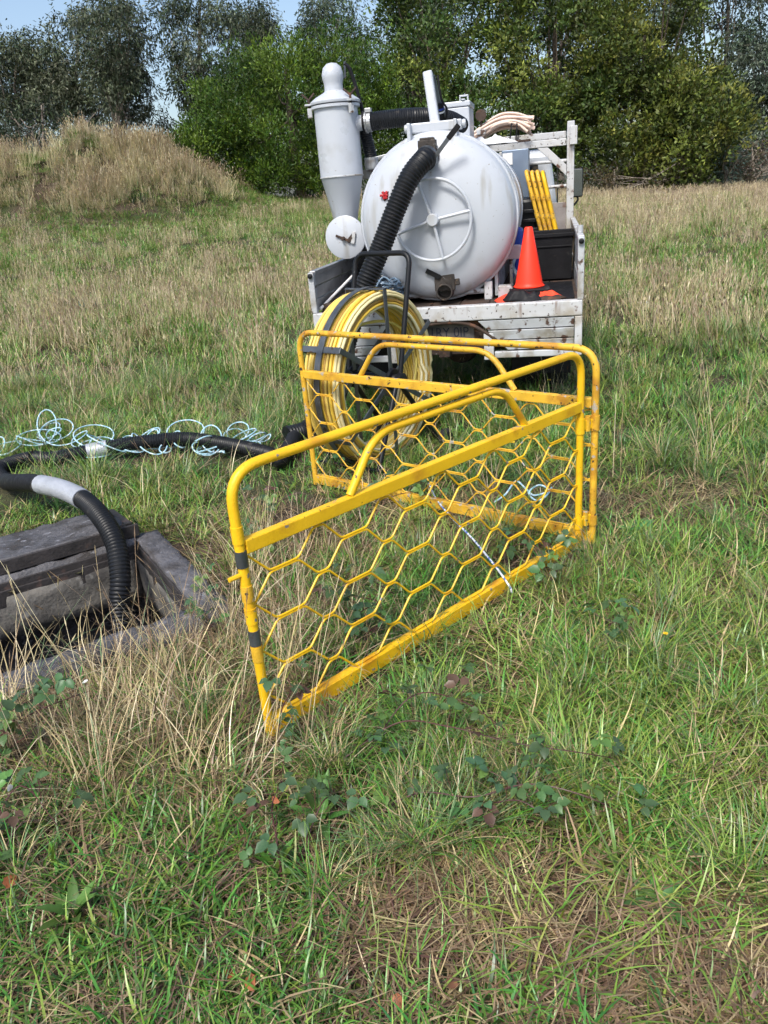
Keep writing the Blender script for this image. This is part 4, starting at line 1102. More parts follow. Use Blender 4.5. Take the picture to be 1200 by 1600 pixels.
tangle('pale_rope', coils([(60, 694), (95, 698), (70, 702), (130, 710), (200, 716), (150, 722)], 12, .15, 3), 'tangle of pale blue rope in tall loops left of the ground hose', 'rope', seed=1)
tangle('pale_rope', coils([(170, 714), (230, 708), (215, 716), (270, 708), (300, 706), (240, 722)], 13, .115, 5), 'pale blue rope looped around the middle of the ground hose', 'rope')
tangle('pale_rope', coils([(300, 714), (330, 722), (345, 712), (375, 698), (410, 700), (350, 718)], 13, .115, 8), 'pale blue rope coiled over the hose end nearest the reel', 'rope')
tangle('pale_rope', coils([(-50, 726), (-12, 722), (5, 720)], 5, .14, 11), 'single pale blue rope coil at the left picture edge', 'rope')
tangle('striped_rope', [atz(670, 755, .03), atz(682, 780, .05), atz(705, 808, .10), atz(735, 838, .12), atz(758, 865, .12), atz(778, 890, .10), atz(796, 916, .05), atz(800, 926, .02)], 'blue and white striped rope slanting through the near barrier leaf', 'ropeblue', .0046)
tangle('pale_rope', [atz(772, 785, .03), atz(790, 772, .06), atz(806, 752, .09), atz(822, 764, .06), atz(835, 774, .05), atz(858, 766, .09), atz(842, 758, .1), atz(826, 770, .05), atz(838, 782, .05), atz(852, 776, .06), atz(862, 762, .05)], 'short pale blue rope end on the grass between the barrier leaves', 'rope')
# ================================================================ grass
def blades(rg, n, rad, ln, lean, curve, wd, cols, K=4, wts=None, base_y=0.0, zoff=-.01, hjit=.12):
    """n curved tapering blades round the origin -> V, F, C"""
    ph = rg.random(n) * 2 * pi; rr = rad * np.sqrt(rg.random(n))
    B = np.stack([rr * np.cos(ph), rr * np.sin(ph), np.full(n, zoff)], 1)
    az = ph + rg.normal(size=n) * 1.1
    L = rg.uniform(*ln, n); le = rg.uniform(*lean, n); cu = rg.uniform(*curve, n); W = rg.uniform(*wd, n)
    cols = np.array(cols); ci = rg.choice(len(cols), n, p=wts)
    C = np.clip(cols[ci] * (1 + rg.normal(size=(n, 1)) * hjit) + rg.normal(size=(n, 3)) * .006, .006, .9)
    bend = rg.normal(size=n) * .5
    P = B.copy(); V = []; Cc = []
    for k in range(K + 1):
        s = k / K
        a2 = az + bend * s
        S = np.stack([-np.sin(a2), np.cos(a2), np.zeros(n)], 1)
        w = (W * (1 - s ** 2.2) * .5 + .0002)[:, None]
        V.append(P + S * w); V.append(P - S * w)
        th = le + cu * (s + .5 / K)
        d = np.stack([np.sin(th) * np.cos(a2), np.sin(th) * np.sin(a2), np.cos(th)], 1)
        P = P + d * (L / K)[:, None]
    V = np.stack(V, 1)                        # n, 2(K+1), 3
    m = 2 * (K + 1)
    f = np.array([[2 * k, 2 * k + 1, 2 * k + 3, 2 * k + 2] for k in range(K)])
    F = (np.arange(n)[:, None, None] * m + f[None]).reshape(-1, 4)
    return V.reshape(-1, 3), F, np.repeat(C, m, axis=0)
def join(parts):
    o = 0; Vs, Fs, Cs = [], [], []
    for v, f, c in parts:
        Vs.append(v); Fs.append(f + o); Cs.append(c); o += len(v)
    return np.concatenate(Vs), np.concatenate(Fs), np.concatenate(Cs)
def heads(rg, n, rad, ln, wd, cols, zoff=0.0, lean=(.05, .35), head=(.06, .12), hw=.007, K=5):
    """thin stalks, each ending in a short feathery seed head"""
    ph = rg.random(n) * 2 * pi; out = []
    for i in range(n):
        az = rg.random() * 2 * pi; L = rg.uniform(*ln); le = rg.uniform(*lean); cu = rg.uniform(0, .45)
        P = np.array([rad * rg.random() * cos(ph[i]), rad * rg.random() * sin(ph[i]), zoff]); pts = [P]
        for k in range(K):
            th = le + cu * k / K; P = P + np.array([sin(th) * cos(az), sin(th) * sin(az), cos(th)]) * L / K; pts.append(P)
        pts = np.array(pts); S = np.array([-sin(az), cos(az), 0]); V = []; w = rg.uniform(*wd) / 2
        for k, p in enumerate(pts): V += [p + S * w * (1 - .5 * k / K), p - S * w * (1 - .5 * k / K)]
        c = np.array(cols[rg.integers(len(cols))]) * (1 + rg.normal() * .12)
        out.append((np.array(V), np.array([[2 * k, 2 * k + 1, 2 * k + 3, 2 * k + 2] for k in range(K)]), np.repeat(c[None], len(V), 0)))
        d = pts[-1] - pts[-2]; d /= np.linalg.norm(d); hl = rg.uniform(*head); q = pts[-1] - d * hl * .5
        for t in (S, np.cross(S, d)):
            Vh = np.array([q, q + d * hl * .4 + t * hw * .5, q + d * hl, q + d * hl * .4 - t * hw * .5]); out.append((Vh, np.array([[0, 1, 2, 3]]), np.repeat(c[None] * .85, 4, 0)))
    return join(out)

g1, g2, g3, g4, g5 = (.092, .225, .034), (.14, .29, .048), (.22, .315, .056), (.048, .125, .024), (.135, .21, .085)
s1, s2, s3, s4 = (.50, .385, .215), (.43, .325, .19), (.24, .165, .09), (.62, .52, .35)
lib = bpy.data.collections.new('grass_library')       # not linked to the scene: a store of clump meshes
LIBN = []
def clump(V, F, C):
    i = len(LIBN); me = np_mesh('clump_%02d' % i, V, F, M['grass'], C)
    o = bpy.data.objects.new('clump_%02d' % i, me); lib.objects.link(o); LIBN.append(o); return i
rg = np.random.default_rng(77)
GREEN = [clump(*blades(rg, 26, .07, (.045, .135), (.15, 1.1), (.2, 1.3), (.0036, .0074), [g1, g2, g3, g4, s1], 4, [.32, .28, .12, .22, .06])) for _ in range(4)]
BROAD = [clump(*blades(rg, 12, .05, (.09, .20), (.2, 1.0), (.5, 1.6), (.006, .010), [g1, g2, g3], 5, [.45, .4, .15])) for _ in range(3)]
TUSS = [clump(*blades(rg, 60, .045, (.18, .34), (.05, .6), (.5, 1.7), (.0022, .0036), [g5, g1, g3, s1], 6, [.45, .25, .18, .12])) for _ in range(3)]
MIX = [clump(*blades(rg, 28, .08, (.05, .16), (.3, 1.3), (.2, 1.2), (.003, .0055), [g1, g3, s1, s2, s3, g2], 4, [.28, .24, .13, .10, .08, .17])) for _ in range(4)]
LITTER = [clump(*blades(rg, 34, .10, (.06, .20), (1.15, 1.52), (-.1, .35), (.0022, .0048), [s3, s2, s1, (.13, .085, .052), (.27, .19, .12)], 3, [.3, .14, .10, .26, .20], zoff=.008)) for _ in range(4)]
TALL = [clump(*join([heads(rg, 6, .09, (.42, .82), (.0026, .0042), [s1, s2, s4], 0, (.05, .6), (.05, .1), .006), blades(rg, 5, .06, (.3, .55), (.1, .6), (.4, 1.5), (.003, .0055), [s1, s2, s4], 6)])) for _ in range(5)]
TUFT = [clump(*blades(rg, 20, .06, (.22, .5), (.1, .8), (.3, 1.5), (.0025, .0045), [s1, s2, s3, s4, g5], 5, [.3, .28, .18, .12, .12])) for _ in range(3)]
YEL = [clump(*blades(rg, 26, .07, (.07, .17), (.15, 1.0), (.3, 1.4), (.003, .0055), [g3, (.27, .31, .07), g2, s1], 4, [.4, .25, .22, .13])) for _ in range(3)]
FARG = [clump(*blades(rg, 54, .22, (.09, .22), (.15, .9), (.3, 1.2), (.006, .011), [g1, g2, g3, g4, s1], 3, [.3, .28, .2, .12, .1])) for _ in range(3)]
FARM = [clump(*blades(rg, 54, .22, (.10, .25), (.1, .9), (.2, 1.2), (.006, .010), [g1, g3, s1, s4, g2, s2], 3, [.22, .28, .18, .10, .14, .08])) for _ in range(3)]
FART = [clump(*join([blades(rg, 30, .22, (.14, .30), (.05, .8), (.2, 1.2), (.005, .009), [s1, s2, s4, g3], 3, [.30, .16, .22, .32]), heads(rg, 14, .22, (.22, .42), (.004, .006), [s1, s4, (.50, .40, .28)], 0, (.0, .4), (.05, .1), .014, 3)])) for _ in range(3)]
MOUND = [clump(*join([blades(rg, 50, .30, (.35, .85), (.05, .8), (.2, 1.3), (.010, .018), [(.58, .50, .30), s1, (.46, .42, .25), g5, (.66, .58, .39)], 4), heads(rg, 16, .3, (.5, 1.0), (.008, .012), [s1, s4, (.46, .38, .25)], 0, (.0, .45), (.1, .2), .03, 4)])) for _ in range(4)]
def spikes():
    v, f, c = heads(rg, 5, .12, (.25, .42), (.003, .004), [(.10, .11, .05)], 0, (.02, .3), (.035, .06), .012, 4)
    # the dark heads of ribwort
    c[:] = c
    n = len(v); i = 0
    C = c.copy()
    k = 10 + 8
    for j in range(0, n, k): C[j + 10:j + 18] = (.035, .022, .015)
    return v, f, C
SPIKE = [clump(*spikes()) for _ in range(3)]
BLUE = [clump(*blades(rg, 26, .16, (.08, .2), (.3, 1.2), (.2, .9), (.02, .035), [(.05, .10, .06), (.07, .13, .075)], 4)) for _ in range(2)]

def scatter(name, label, cat, X, Y, idx, scl, rotx=None, z=None, kind='stuff', sink=0.0):
    n = len(X); Z = terrain(X, Y) - sink if z is None else z
    me = bpy.data.meshes.new(name); me.vertices.add(n)
    me.vertices.foreach_set('co', np.stack([X, Y, Z], 1).astype(np.float32).ravel())
    r_ = np.zeros((n, 3), np.float32); r_[:, 2] = rng.random(n) * 2 * pi; r_[:, :2] = rng.normal(size=(n, 2)) * .10
    for nm, ty, data, key in (('rot', 'FLOAT_VECTOR', r_, 'vector'), ('scl', 'FLOAT', np.asarray(scl, np.float32), 'value'), ('idx', 'INT', np.asarray(idx, np.int32), 'value')):
        at = me.attributes.new(nm, ty, 'POINT'); at.data.foreach_set(key, np.ascontiguousarray(data).ravel())
    me.update()
    o = link(name, me)
    md = o.modifiers.new('scatter', 'NODES'); md.node_group = SCATTER
    tag(o, label, cat, None, kind); return o
def scatter_group():
    ng = bpy.data.node_groups.new('scatter', 'GeometryNodeTree')
    ng.interface.new_socket('Geometry', in_out='INPUT', socket_type='NodeSocketGeometry'); ng.interface.new_socket('Geometry', in_out='OUTPUT', socket_type='NodeSocketGeometry')
    N, L = ng.nodes, ng.links
    gi = N.new('NodeGroupInput'); go = N.new('NodeGroupOutput')
    ci = N.new('GeometryNodeCollectionInfo'); ci.inputs['Collection'].default_value = lib; ci.inputs['Separate Children'].default_value = True; ci.inputs['Reset Children'].default_value = True
    mp = N.new('GeometryNodeMeshToPoints'); ip = N.new('GeometryNodeInstanceOnPoints'); ip.inputs['Pick Instance'].default_value = True
    def na(n, t):
        x = N.new('GeometryNodeInputNamedAttribute'); x.data_type = t; x.inputs['Name'].default_value = n; return x.outputs['Attribute']
    e2r = N.new('FunctionNodeEulerToRotation')
    L.new(gi.outputs[0], mp.inputs['Mesh']); L.new(mp.outputs[0], ip.inputs['Points']); L.new(ci.outputs[0], ip.inputs['Instance'])
    L.new(na('idx', 'INT'), ip.inputs['Instance Index']); L.new(na('rot', 'FLOAT_VECTOR'), e2r.inputs[0]); L.new(e2r.outputs[0], ip.inputs['Rotation']); L.new(na('scl', 'FLOAT'), ip.inputs['Scale'])
    L.new(ip.outputs[0], go.inputs[0]); return ng
SCATTER = scatter_group()
def pick(ids, n): return np.array(ids)[rng.integers(len(ids), size=n)]
def field(y0, y1, dens, a=.66, b=1.0):
    """random points in the wedge of ground in view (and a margin either side)"""
    A = (y1 - y0) * ((a * y0 + b) + (a * y1 + b)); n = int(A * dens)
    y = rng.random(int(n * 1.6)) * (y1 - y0) + y0; x = (rng.random(len(y)) * 2 - 1) * (a * y1 + b)
    k = np.abs(x) < a * y + b; x, y = x[k][:n], y[k][:n]
    k = ~in_pit(x, y, .0); x, y = x[k], y[k]
    dx, dy = x - PIT_B[0], y - PIT_B[1]; aa = dx * E1[0] + dy * E1[1]; bb = dx * E2[0] + dy * E2[1]
    k = ~((aa > -.5) & (aa < .1) & (bb > .1) & (bb < 1.8)); return x[k], y[k]
def blob(x, y, cx, cy, r, p=1.0): return np.exp(-(((x - cx) ** 2 + (y - cy) ** 2) / r ** 2) ** p)
def seg_d(x, y, A, B):
    A = np.array(A); B = np.array(B); d = B - A; t = np.clip(((x - A[0]) * d[0] + (y - A[1]) * d[1]) / (d @ d), 0, 1)
    return np.hypot(x - A[0] - t * d[0], y - A[1] - t * d[1])
HOSE_XY = GS[::6, :2][(GS[::6, 2] < .14) & (GS[::6, 2] > 0)]
def trample(x, y):
    """1 in the open, falling where the barrier foot, the hose or the pit rim have pressed the grass down"""
    k = 1 - .8 * np.exp(-(seg_d(x, y, FA, FB) / .11) ** 2)
    dm = np.min(np.hypot(x[:, None] - HOSE_XY[None, :, 0], y[:, None] - HOSE_XY[None, :, 1]), axis=1)
    k = k * (1 - .88 * np.exp(-(dm / .24) ** 4))
    dx, dy = x - PIT_B[0], y - PIT_B[1]; aa = dx * E1[0] + dy * E1[1]; bb = dx * E2[0] + dy * E2[1]
    k = k * np.where((bb > -.15) & (bb <= .02) & (aa > -.1) & (aa < 1.3), .15, 1.0) * np.where((aa > 1.1) & (aa < 1.24) & (bb > -.2), .35, 1.0)
    k = k * (1 - .7 * np.exp(-(seg_d(x, y, (-.30, 4.55), (.36, 5.35)) / .28) ** 2))
    return k
def gpx(px, py): return atz(px, py)[:2]

# masks that follow the photograph's patches of growth
bare_pts = [gpx(640, 1400), gpx(1060, 1490), gpx(1150, 1480), gpx(900, 1430), gpx(700, 1420), gpx(760, 1480), gpx(860, 1470), gpx(1000, 1460), gpx(1130, 1420), gpx(1080, 1540), gpx(820, 1560), gpx(930, 1510)]
def bare(x, y): return np.clip(sum(blob(x, y, p[0], p[1], .125) for p in bare_pts), 0, 1)
straw_pts = [(gpx(60, 960), .5), (gpx(200, 1060), .45), (gpx(330, 1080), .4), (gpx(40, 1120), .4), (gpx(380, 1000), .32), (gpx(250, 1130), .35), (gpx(480, 970), .16), (gpx(560, 910), .17), (gpx(410, 870), .2)]
def strawy(x, y): return np.clip(sum(blob(x, y, p[0], p[1], r) for p, r in straw_pts), 0, 1)

def lay(name, label, x, y, keep, ids, s0, s1_, cat='grass', sink=0.0):
    keep = np.broadcast_to(keep, x.shape) * (trample(x, y) if y.min() < 6 else 1)
    k = rng.random(len(x)) < keep; x, y = x[k], y[k]
    return scatter(name, label, cat, x, y, pick(ids, len(x)), rng.uniform(s0, s1_, len(x)), sink=sink)
# ---- near ground
x, y = field(.45, 3.4, 420, .74, .75)
n1 = lat_noise(x, y, .33, 11); n2 = lat_noise(x, y, .6, 12)
k = np.clip(.22 + 1.9 * (n1 - .40), .03, 1) * (1 - .80 * bare(x, y)) * (1 - .55 * strawy(x, y))
lay('green_grass', 'short bright green grass covering the foreground', x, y, k, GREEN + GREEN + BROAD[:1], .65, 1.25)
x, y = field(.45, 3.4, 60, .74, .75); n1 = lat_noise(x, y, .3, 21)
lay('broad_grass', 'broad-bladed green grass tufts in the foreground', x, y, np.clip((n1 - .45) * 3, 0, .8) * (1 - .9 * bare(x, y)), BROAD, .7, 1.15)
x, y = field(.45, 3.6, 170, .74, .75)
lay('mixed_grass', 'mixed green and straw coloured grass of the foreground', x, y, .55 * (1 - .8 * bare(x, y)), MIX, .7, 1.2)
x, y = field(.45, 4.2, 210, .74, .75)
lay('dry_litter', 'flattened dry brown grass litter on the ground', x, y, np.clip(.42 + 1.0 * bare(x, y) + .5 * strawy(x, y), 0, 1), LITTER, .7, 1.2)
x, y = field(.45, 3.6, 24, .74, .75)
ts = [gpx(780, 1330), gpx(740, 1290), gpx(850, 1260), gpx(1000, 1200), gpx(1120, 1180), gpx(920, 890), gpx(940, 860), gpx(1150, 1060), gpx(640, 1120), gpx(1060, 1120), gpx(980, 1080), gpx(1100, 1000), gpx(1000, 960), gpx(1180, 950)]
lay('fine_tussock', 'fine grey-green tussock grass right of the barrier', x, y, np.clip(.10 + sum(blob(x, y, p[0], p[1], .22) for p in ts), 0, 1), TUSS, .6, 1.05)
x, y = field(1.2, 3.6, 200, .74, .75)
lay('yellow_green_grass', 'dense yellow-green grass right of the barrier', x, y, np.clip(sum(blob(x, y, *gpx(a, b), .5) for a, b in ((1050, 1100), (1130, 1000), (1000, 950), (1150, 1200))), 0, .9), YEL, .9, 1.5)
# ---- straw
x, y = field(1.35, 4.4, 90, .74, .75)
lay('tall_dry_stalks', 'tall pale dry grass stalks around the pit and the barrier', x, y, np.clip(.9 * strawy(x, y) ** 1.3 + .01, 0, 1) * .6, TALL, .5, .95)
x, y = field(1.2, 4.6, 100, .74, .75)
lay('dry_tufts', 'matted dry straw tufts around the pit and the barrier', x, y, np.clip(strawy(x, y) * .55 - .02, 0, 1), TUFT, .6, 1.1)
# ---- middle ground
x, y = field(3.3, 8.5, 150)
n1 = lat_noise(x, y, .8, 31); n2 = lat_noise(x, y, 1.7, 32); far_ = np.clip((y - 4.5) / 4, 0, 1)
lay('meadow_green', 'green meadow grass around the truck and the reel', x, y, np.clip(.45 + 1.2 * (n1 - .4), .28, 1) * (1 - .25 * far_), GREEN + YEL, .9, 1.45)
x, y = field(3.3, 8.5, 90); n1 = lat_noise(x, y, .9, 33)
lay('meadow_mixed', 'mixed green and dry meadow grass in the middle of the field', x, y, np.clip(.35 + 1.2 * (n1 - .4), .2, 1), MIX + MIX + GREEN + TUSS[:1], .9, 1.4)
x, y = field(4.0, 9.0, 26); n1 = lat_noise(x, y, 1.1, 35)
lay('meadow_straw', 'dry straw tufts scattered in the middle of the field', x, y, np.clip(.01 + 1.3 * (n1 - .58) + .15 * np.clip((y - 6) / 3, 0, 1), 0, 1), TUFT, .6, 1.0)
x, y = field(4.2, 8.0, 12); n1 = lat_noise(x, y, .8, 36)
lay('tussock_patches', 'thick green tussocks behind the pale rope', x, y, np.clip((n1 - .45) * 4, 0, 1), TUSS, .8, 1.3)
# ---- far field
x, y = field(8.0, 34, 32, .66, 2.0)
n1 = lat_noise(x, y, 2.6, 41) * .6 + lat_noise(x, y, 1.0, 42) * .4; fr = np.clip((y - 21) / 5, 0, 1)
lay('field_green', 'green grass of the far field', x, y, np.clip(.5 + 1.6 * (n1 - .42) + .6 * fr, .1, 1), FARG + FARM, .7, 1.15)
x, y = field(7.5, 34, 30, .66, 2.0); n1 = lat_noise(x, y, 3.2, 43) * .6 + lat_noise(x, y, 1.1, 44) * .4; fr = np.clip((y - 22) / 4, 0, 1)
lay('field_tan', 'tan seeding grass drifts across the far field', x, y, np.clip(.16 + 2.0 * (n1 - .46), .02, 1) * (1 - .65 * fr * (x < 3)), FART + FARM[:1], .6, 1.05)
# right field edge, dry
x, y = field(24, 33, 14, .66, 2.0)
lay('edge_straw', 'pale dry grass along the right edge of the field below the wattles', x, y, np.clip((x - 4) / 5, 0, .6), FART, .7, 1.1)
# ---- mound
x = rng.uniform(-24, -1, 9000); y = rng.uniform(23.5, 32, 9000)
mz = sum(h * np.exp(-(((x - mx) / rx) ** 2 + ((y - my) / ry) ** 2) * 1.3) for mx, my, rx, ry, h in MOUNDS)
lay('mound_grass', 'long tan grass covering the mound at the left edge of the field', x, y, np.clip((mz - .25) * 1.6, 0, .9) * np.clip(.35 + 1.5 * (lat_noise(x, y, 1.6, 51) - .25), .1, 1), MOUND, .4, .8)
# ---- ribwort heads, right middle
x, y = field(4.0, 9.0, 9, .66, 1.0)
c1 = gpx(1060, 520); c2 = gpx(1000, 600); c3 = gpx(1160, 620)
lay('ribwort_heads', 'dark ribwort seed heads in the grass right of the truck', x, y, np.clip(.06 + blob(x, y, *c1, 1.6) + blob(x, y, *c2, .9) + blob(x, y, *c3, .9), 0, .8), SPIKE, .7, 1.1, 'seed heads')
# thin long stalks standing singly in the middle field
x, y = field(4.6, 12, 3, .66, 1.2)
lay('field_stalks', 'single pale grass stalks standing above the middle field', x, y, np.full(len(x), .7), TALL, .5, .85)
# ================================================================ brambles, weeds, flowers, fallen leaves
def leaflet(rg, L, W, col, K=5):
    """an ovate toothed leaflet folded on its midrib, along +x"""
    V, C = [], []
    for k in range(K + 1):
        s = k / K; w = W * (sin(pi * min(1, s ** .8)) ** .8) * .5 * (1 + (.14 if k % 2 else -.06)); x = L * s; z = -.25 * L * s * s
        V += [(x, w, z + w * .35), (x, 0, z), (x, -w, z + w * .35)]
    F = []
    for k in range(K):
        F += [(3 * k, 3 * k + 1, 3 * k + 4, 3 * k + 3), (3 * k + 1, 3 * k + 2, 3 * k + 5, 3 * k + 4)]
    c = np.repeat(np.array(col)[None], len(V), 0) * (1 + rg.normal() * .12)
    return np.array(V), np.array(F), c
def rotz(V, a): c, s = cos(a), sin(a); return V @ np.array([[c, s, 0], [-s, c, 0], [0, 0, 1]])
rg = np.random.default_rng(91)
LEAFM = []
for i in range(6):
    col = [(.06, .125, .045), (.075, .15, .05), (.055, .11, .05), (.10, .185, .045), (.07, .135, .06), (.11, .06, .045)][i]
    parts = []
    for a, k in ((0, 1.0), (1.15, .78), (-1.15, .78)):
        v, f, c = leaflet(rg, .046 * k, .034 * k, col); v[:, 0] += .008; v = rotz(v, a + rg.normal() * .1); v[:, 2] += rg.normal() * .003; parts.append((v, f, c))
    LEAFM.append(np_mesh('leaf', *join(parts)[:2], M['bramble'], join(parts)[2], smooth=True))
def bramble(canes, label, seed, n_leaf=10, size=1.0):
    """canes: lists of ground pixels with heights"""
    rg = np.random.default_rng(seed)
    b = atz(*canes[0][0][:2]); b = np.array([b[0], b[1], gz(b[0], b[1])])
    root = empty('bramble', tuple(b))
    for cane in canes:
        pts = []
        for (px, py, h) in cane:
            p = atz(px, py, h); pts.append(p - b)
        S = spline(pts, 8); mb = MB(); mb.tube(S, list(np.linspace(.0028, .0014, len(S))), 5); mb.build('cane', M['cane'], root, smooth=True)
        P, s = resample(S, .01)
        for i in range(n_leaf):
            t = (i + .4 + rg.random() * .5) / n_leaf; p = P[min(len(P) - 1, int(t * len(P)))]
            d = rg.normal(size=3) * .03; d[2] = abs(d[2]) + .03; q = p + d
            mb = MB(); mb.tube([p, (p + q) / 2 + np.array([0, 0, .004]), q], .0009, 4); mb.build('petiole', M['cane'], root)
            o = link('leaf', LEAFM[rg.integers(6) if rg.random() < .3 else rg.integers(5)], root); o.location = tuple(q)
            o.rotation_euler = (rg.normal() * .35, rg.normal() * .35 - .1, math.atan2(d[1], d[0]) + rg.normal() * .4); k = size * rg.uniform(.65, 1.08); o.scale = (k, k, k)
    tag(root, label, 'bramble', 'brambles in the grass'); return root
bramble([[(530, 1190, .02), (620, 1130, .12), (700, 1135, .16), (800, 1160, .17), (900, 1175, .15), (960, 1185, .08)], [(560, 1200, .02), (640, 1090, .14), (720, 1095, .18), (790, 1140, .14)]], 'long bramble cane arching right of the near end of the bottom rail', 1, 13)
bramble([[(560, 1290, .02), (650, 1240, .10), (740, 1245, .13), (830, 1225, .14), (930, 1250, .12), (990, 1290, .05)], [(700, 1280, .02), (800, 1250, .12), (860, 1280, .10)]], 'lower bramble runner with purple-tinged leaves below the bottom rail', 2, 13)
bramble([[(440, 1370, .02), (432, 1310, .10), (425, 1260, .14), (440, 1220, .16)], [(470, 1340, .02), (500, 1260, .12), (520, 1240, .10)]], 'small bramble shoot right below the near post of the barrier', 3, 7)
bramble([[(0, 1150, .05), (50, 1115, .16), (110, 1090, .22), (140, 1080, .2)], [(-20, 1190, .03), (20, 1110, .16), (70, 1090, .2)], [(0, 1180, .02), (40, 1150, .14), (60, 1130, .15)]], 'bramble on a dark cane before the front edge of the pit', 4, 8, 1.1)
bramble([[(-20, 1330, .02), (10, 1250, .10), (40, 1230, .13), (90, 1290, .12)], [(-10, 1360, .02), (30, 1290, .1), (70, 1280, .1)]], 'pale-leaved bramble at the left picture edge in the foreground', 5, 7, 1.05)
bramble([[(400, 860, .02), (430, 790, .12), (470, 770, .16), (500, 790, .10)], [(420, 850, .02), (400, 800, .1), (380, 780, .12)]], 'bramble clump outside the far free post of the barrier', 6, 9, 1.15)
bramble([[(540, 1010, .02), (560, 960, .14), (590, 940, .2), (540, 930, .15)], [(560, 1000, .02), (600, 970, .13), (570, 1000, .1)], [(620, 930, .02), (560, 900, .12), (520, 940, .12)]], 'dark bramble clump inside the barrier behind the near mesh', 7, 8, 1.2)
bramble([[(800, 900, .02), (790, 860, .1), (830, 850, .16), (850, 870, .12)], [(850, 920, .02), (880, 880, .1), (900, 860, .12)]], 'bramble clump inside the barrier near the hinge', 8, 8, 1.2)
bramble([[(940, 1000, .02), (960, 970, .1), (990, 985, .1), (930, 960, .12)]], 'low bramble sprig in the grass right of the hinge foot', 9, 10, .95)
bramble([[(340, 950, .04), (345, 900, .1), (330, 880, .12), (300, 985, .1)], [(380, 1000, .02), (350, 970, .1), (310, 990, .12)]], 'bramble sprig by the right corner of the pit', 10, 7, 1.0)
bramble([[(520, 760, .02), (545, 715, .1), (590, 725, .14), (640, 760, .08)], [(600, 780, .02), (640, 770, .1), (690, 780, .08)]], 'bramble trailing under the rod coil behind the far leaf', 11, 9, 1.25)
bramble([[(430, 1180, .02), (440, 1110, .14), (455, 1080, .2), (450, 1060, .22)]], 'bramble tip poking up through the near bottom corner of the mesh', 12, 8, .9)
# rosette weeds
def rosette(px, py, n, L, W, cols, label, seed, nm='broadleaf_weed', cat='weed', lean=(.9, 1.35)):
    rg = np.random.default_rng(seed); p = atz(px, py); root = empty(nm, (p[0], p[1], gz(p[0], p[1]) + .012))
    for i in range(n):
        c = np.array(cols[rg.integers(len(cols))])
        v, f, cc = leaflet(rg, L * rg.uniform(.7, 1.1), W * rg.uniform(.8, 1.1), c, 7)
        th = pi / 2 - rg.uniform(*lean); v = np.stack([v[:, 0] * cos(th) - v[:, 2] * sin(th), v[:, 1], v[:, 0] * sin(th) + v[:, 2] * cos(th)], 1)
        o = link('leaf', np_mesh('leaf', v, f, M['bramble'], cc, smooth=True), root); o.rotation_euler = (0, 0, i * 2.4 + rg.normal() * .2)
    tag(root, label, cat); return root
DK = [(.085, .19, .06), (.11, .23, .07)]
rosette(1030, 1415, 11, .095, .022, DK, 'dark green broadleaf weed rosette in the bare patch at the lower right', 1)
rosette(1000, 830, 9, .13, .05, DK, 'small dock rosette in the grass right of the barrier', 2)
rosette(505, 1290, 8, .16, .028, [(.09, .19, .04), (.11, .22, .05)], 'narrow-leaved bright green weed below the near post', 3, lean=(.3, .9))
rosette(120, 1440, 9, .12, .03, [(.09, .19, .04)], 'bright green weed rosette in the lower left corner', 4, lean=(.4, 1.2))
rosette(430, 1370, 6, .10, .026, [(.10, .21, .03)], 'pair of bright leaves below the small bramble shoot', 5, lean=(.2, .9))
def thistle(px, py, Y, label, seed, s):
    p = aty(px, py, Y); rg = np.random.default_rng(seed); g_ = (p[0], Y, gz(p[0], Y))
    V, F, C = blades(rg, 40, .14, (.12, .30), (.2, 1.2), (.1, .9), (.02, .04), [(.05, .095, .06), (.065, .12, .08), (.04, .08, .045)], 4)
    o = link('thistle', np_mesh('thistle', V * s, F, M['grass'], C)); o.location = g_; tag(o, label, 'thistle'); return o
def ground_y(px, py):
    for Y in np.arange(5, 34, .05):
        p = aty(px, py, Y)
        if p[2] <= gz(p[0], Y): return Y
    return 30.0
for i, (px, py, s, lab) in enumerate(((133, 490, 1.0, 'dark blue-green thistle clump in the middle of the left field'), (215, 318, 1.6, 'dark green thistle clump at the foot of the mound'), (18, 440, .8, 'grey-green thistle clump near the left edge of the field'))):
    thistle(px, py, ground_y(px, py), lab, 60 + i, s)
# dandelions and pale flowers
def flower(px, py, label, h=.16, r=.016, m='petal', Y=None):
    p = atz(px, py, h) if Y is None else aty(px, py, Y)
    zb = gz(p[0], p[1]); root = empty('dandelion', (p[0], p[1], zb)); hh = max(p[2] - zb, .1)
    mb = MB(); mb.tube([(0, 0, 0), (.006, 0, hh * .5), (0, 0, hh)], .0016, 5); mb.build('stem', M['hose'] if False else STEM, root, smooth=True)
    mb = MB()
    for lay_, (k, rr) in enumerate(((14, r), (10, r * .65))):
        for i in range(k):
            a = 2 * pi * i / k + lay_ * .2; d = Vector((cos(a), sin(a), 0)); s_ = Vector((-sin(a), cos(a), 0)) * rr * .2
            c = Vector((0, 0, hh + .002 * lay_)); mb.add([c, c + d * rr * .6 + s_, c + d * rr + Vector((0, 0, .003)), c + d * rr * .6 - s_], [(0, 1, 2, 3)])
    mb.build('petals', M[m], root); tag(root, label, 'flower'); return root
STEM = mat('green_stem', (.10, .15, .04), .6)
flower(800, 691, 'yellow dandelion seen through the mesh near the hinge', .10, .022)
flower(858, 594, 'pale yellow dandelion in the grass under the truck tail', .16, .018)
flower(1040, 990, 'small yellow flower in the grass right of the barrier', .10, .010)
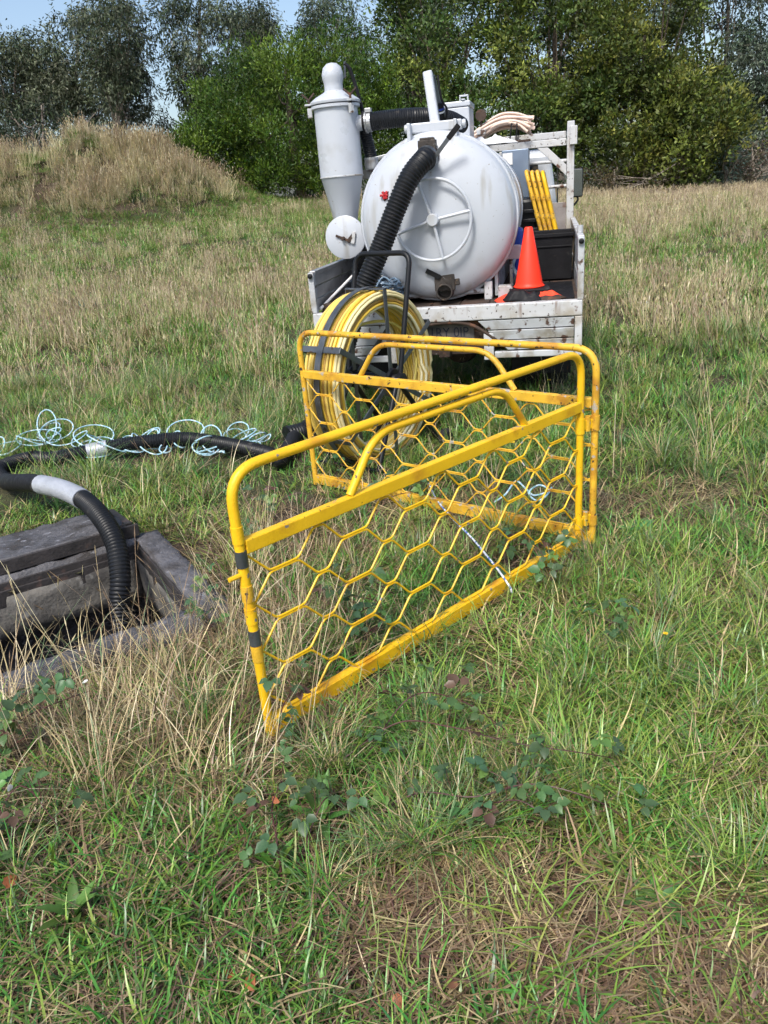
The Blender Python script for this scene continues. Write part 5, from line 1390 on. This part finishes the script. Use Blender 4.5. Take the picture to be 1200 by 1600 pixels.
# fallen leaves
FL = [mat('orange_fallen_leaf', (.32, .10, .035), .55, var=.3, vs=30), mat('brown_fallen_leaf', (.16, .07, .035), .6, var=.3, vs=30), mat('pink_fallen_leaf', (.55, .36, .28), .55, var=.2, vs=30), mat('white_fallen_leaf', (.62, .62, .58), .55, var=.2, vs=30)]
for i, (px, py, h, m, s, lab) in enumerate(((352, 1528, .03, 0, .05, 'orange fallen leaf in the grass at the bottom, left of its brown neighbour'), (385, 1527, .03, 0, .055, 'orange-brown curled fallen leaf at the bottom beside a pinkish leaf'), (402, 1545, .03, 2, .045, 'pinkish fallen leaf at the bottom of the foreground'),
                                     (425, 1250, .09, 0, .04, 'small red-orange leaf below the near barrier post'), (10, 1388, .05, 0, .06, 'orange leaf at the left edge of the foreground'), (310, 1325, .03, 1, .055, 'dark brown curled leaf in the foreground left of the bramble shoot'),
                                     (615, 1345, .03, 1, .05, 'brown leaf on the dark ground right of the bramble shoot'), (712, 1545, .03, 1, .05, 'brown leaf in the bare patch at the bottom'), (14 + 600, 1555, .03, 0, .045, 'orange leaf left of the bare patch at the bottom'),
                                     (1187, 1545, .03, 2, .06, 'tan leaf in the lower right corner'), (1183, 1302, .06, 2, .03, 'pink-tan leaf at the right edge of the foreground'), (138, 1063, .20, 3, .035, 'white dry leaf in front of the pit edge'),
                                     (20, 1227, .12, 3, .03, 'white petal-like leaf on the bramble at the left edge'), (393, 778, .10, 3, .045, 'pale leaf in the brambles beyond the near top rail'), (453, 799, .12, 2, .045, 'pink leaf in the brambles beside the far post'))):
    p = atz(px, py, h); rg = np.random.default_rng(900 + i)
    s *= .7; v, f, c = leaflet(rg, s, s * .55, (1, 1, 1), 6); v[:, 2] += .25 * s * np.sin(v[:, 1] / s * 5)
    o = link('fallen_leaf', np_mesh('fallen_leaf', v, f, FL[m], smooth=True)); o.location = tuple(p); o.rotation_euler = (rg.normal() * .5, rg.normal() * .4, rg.random() * 6.28); tag(o, lab, 'leaf', 'fallen leaves')
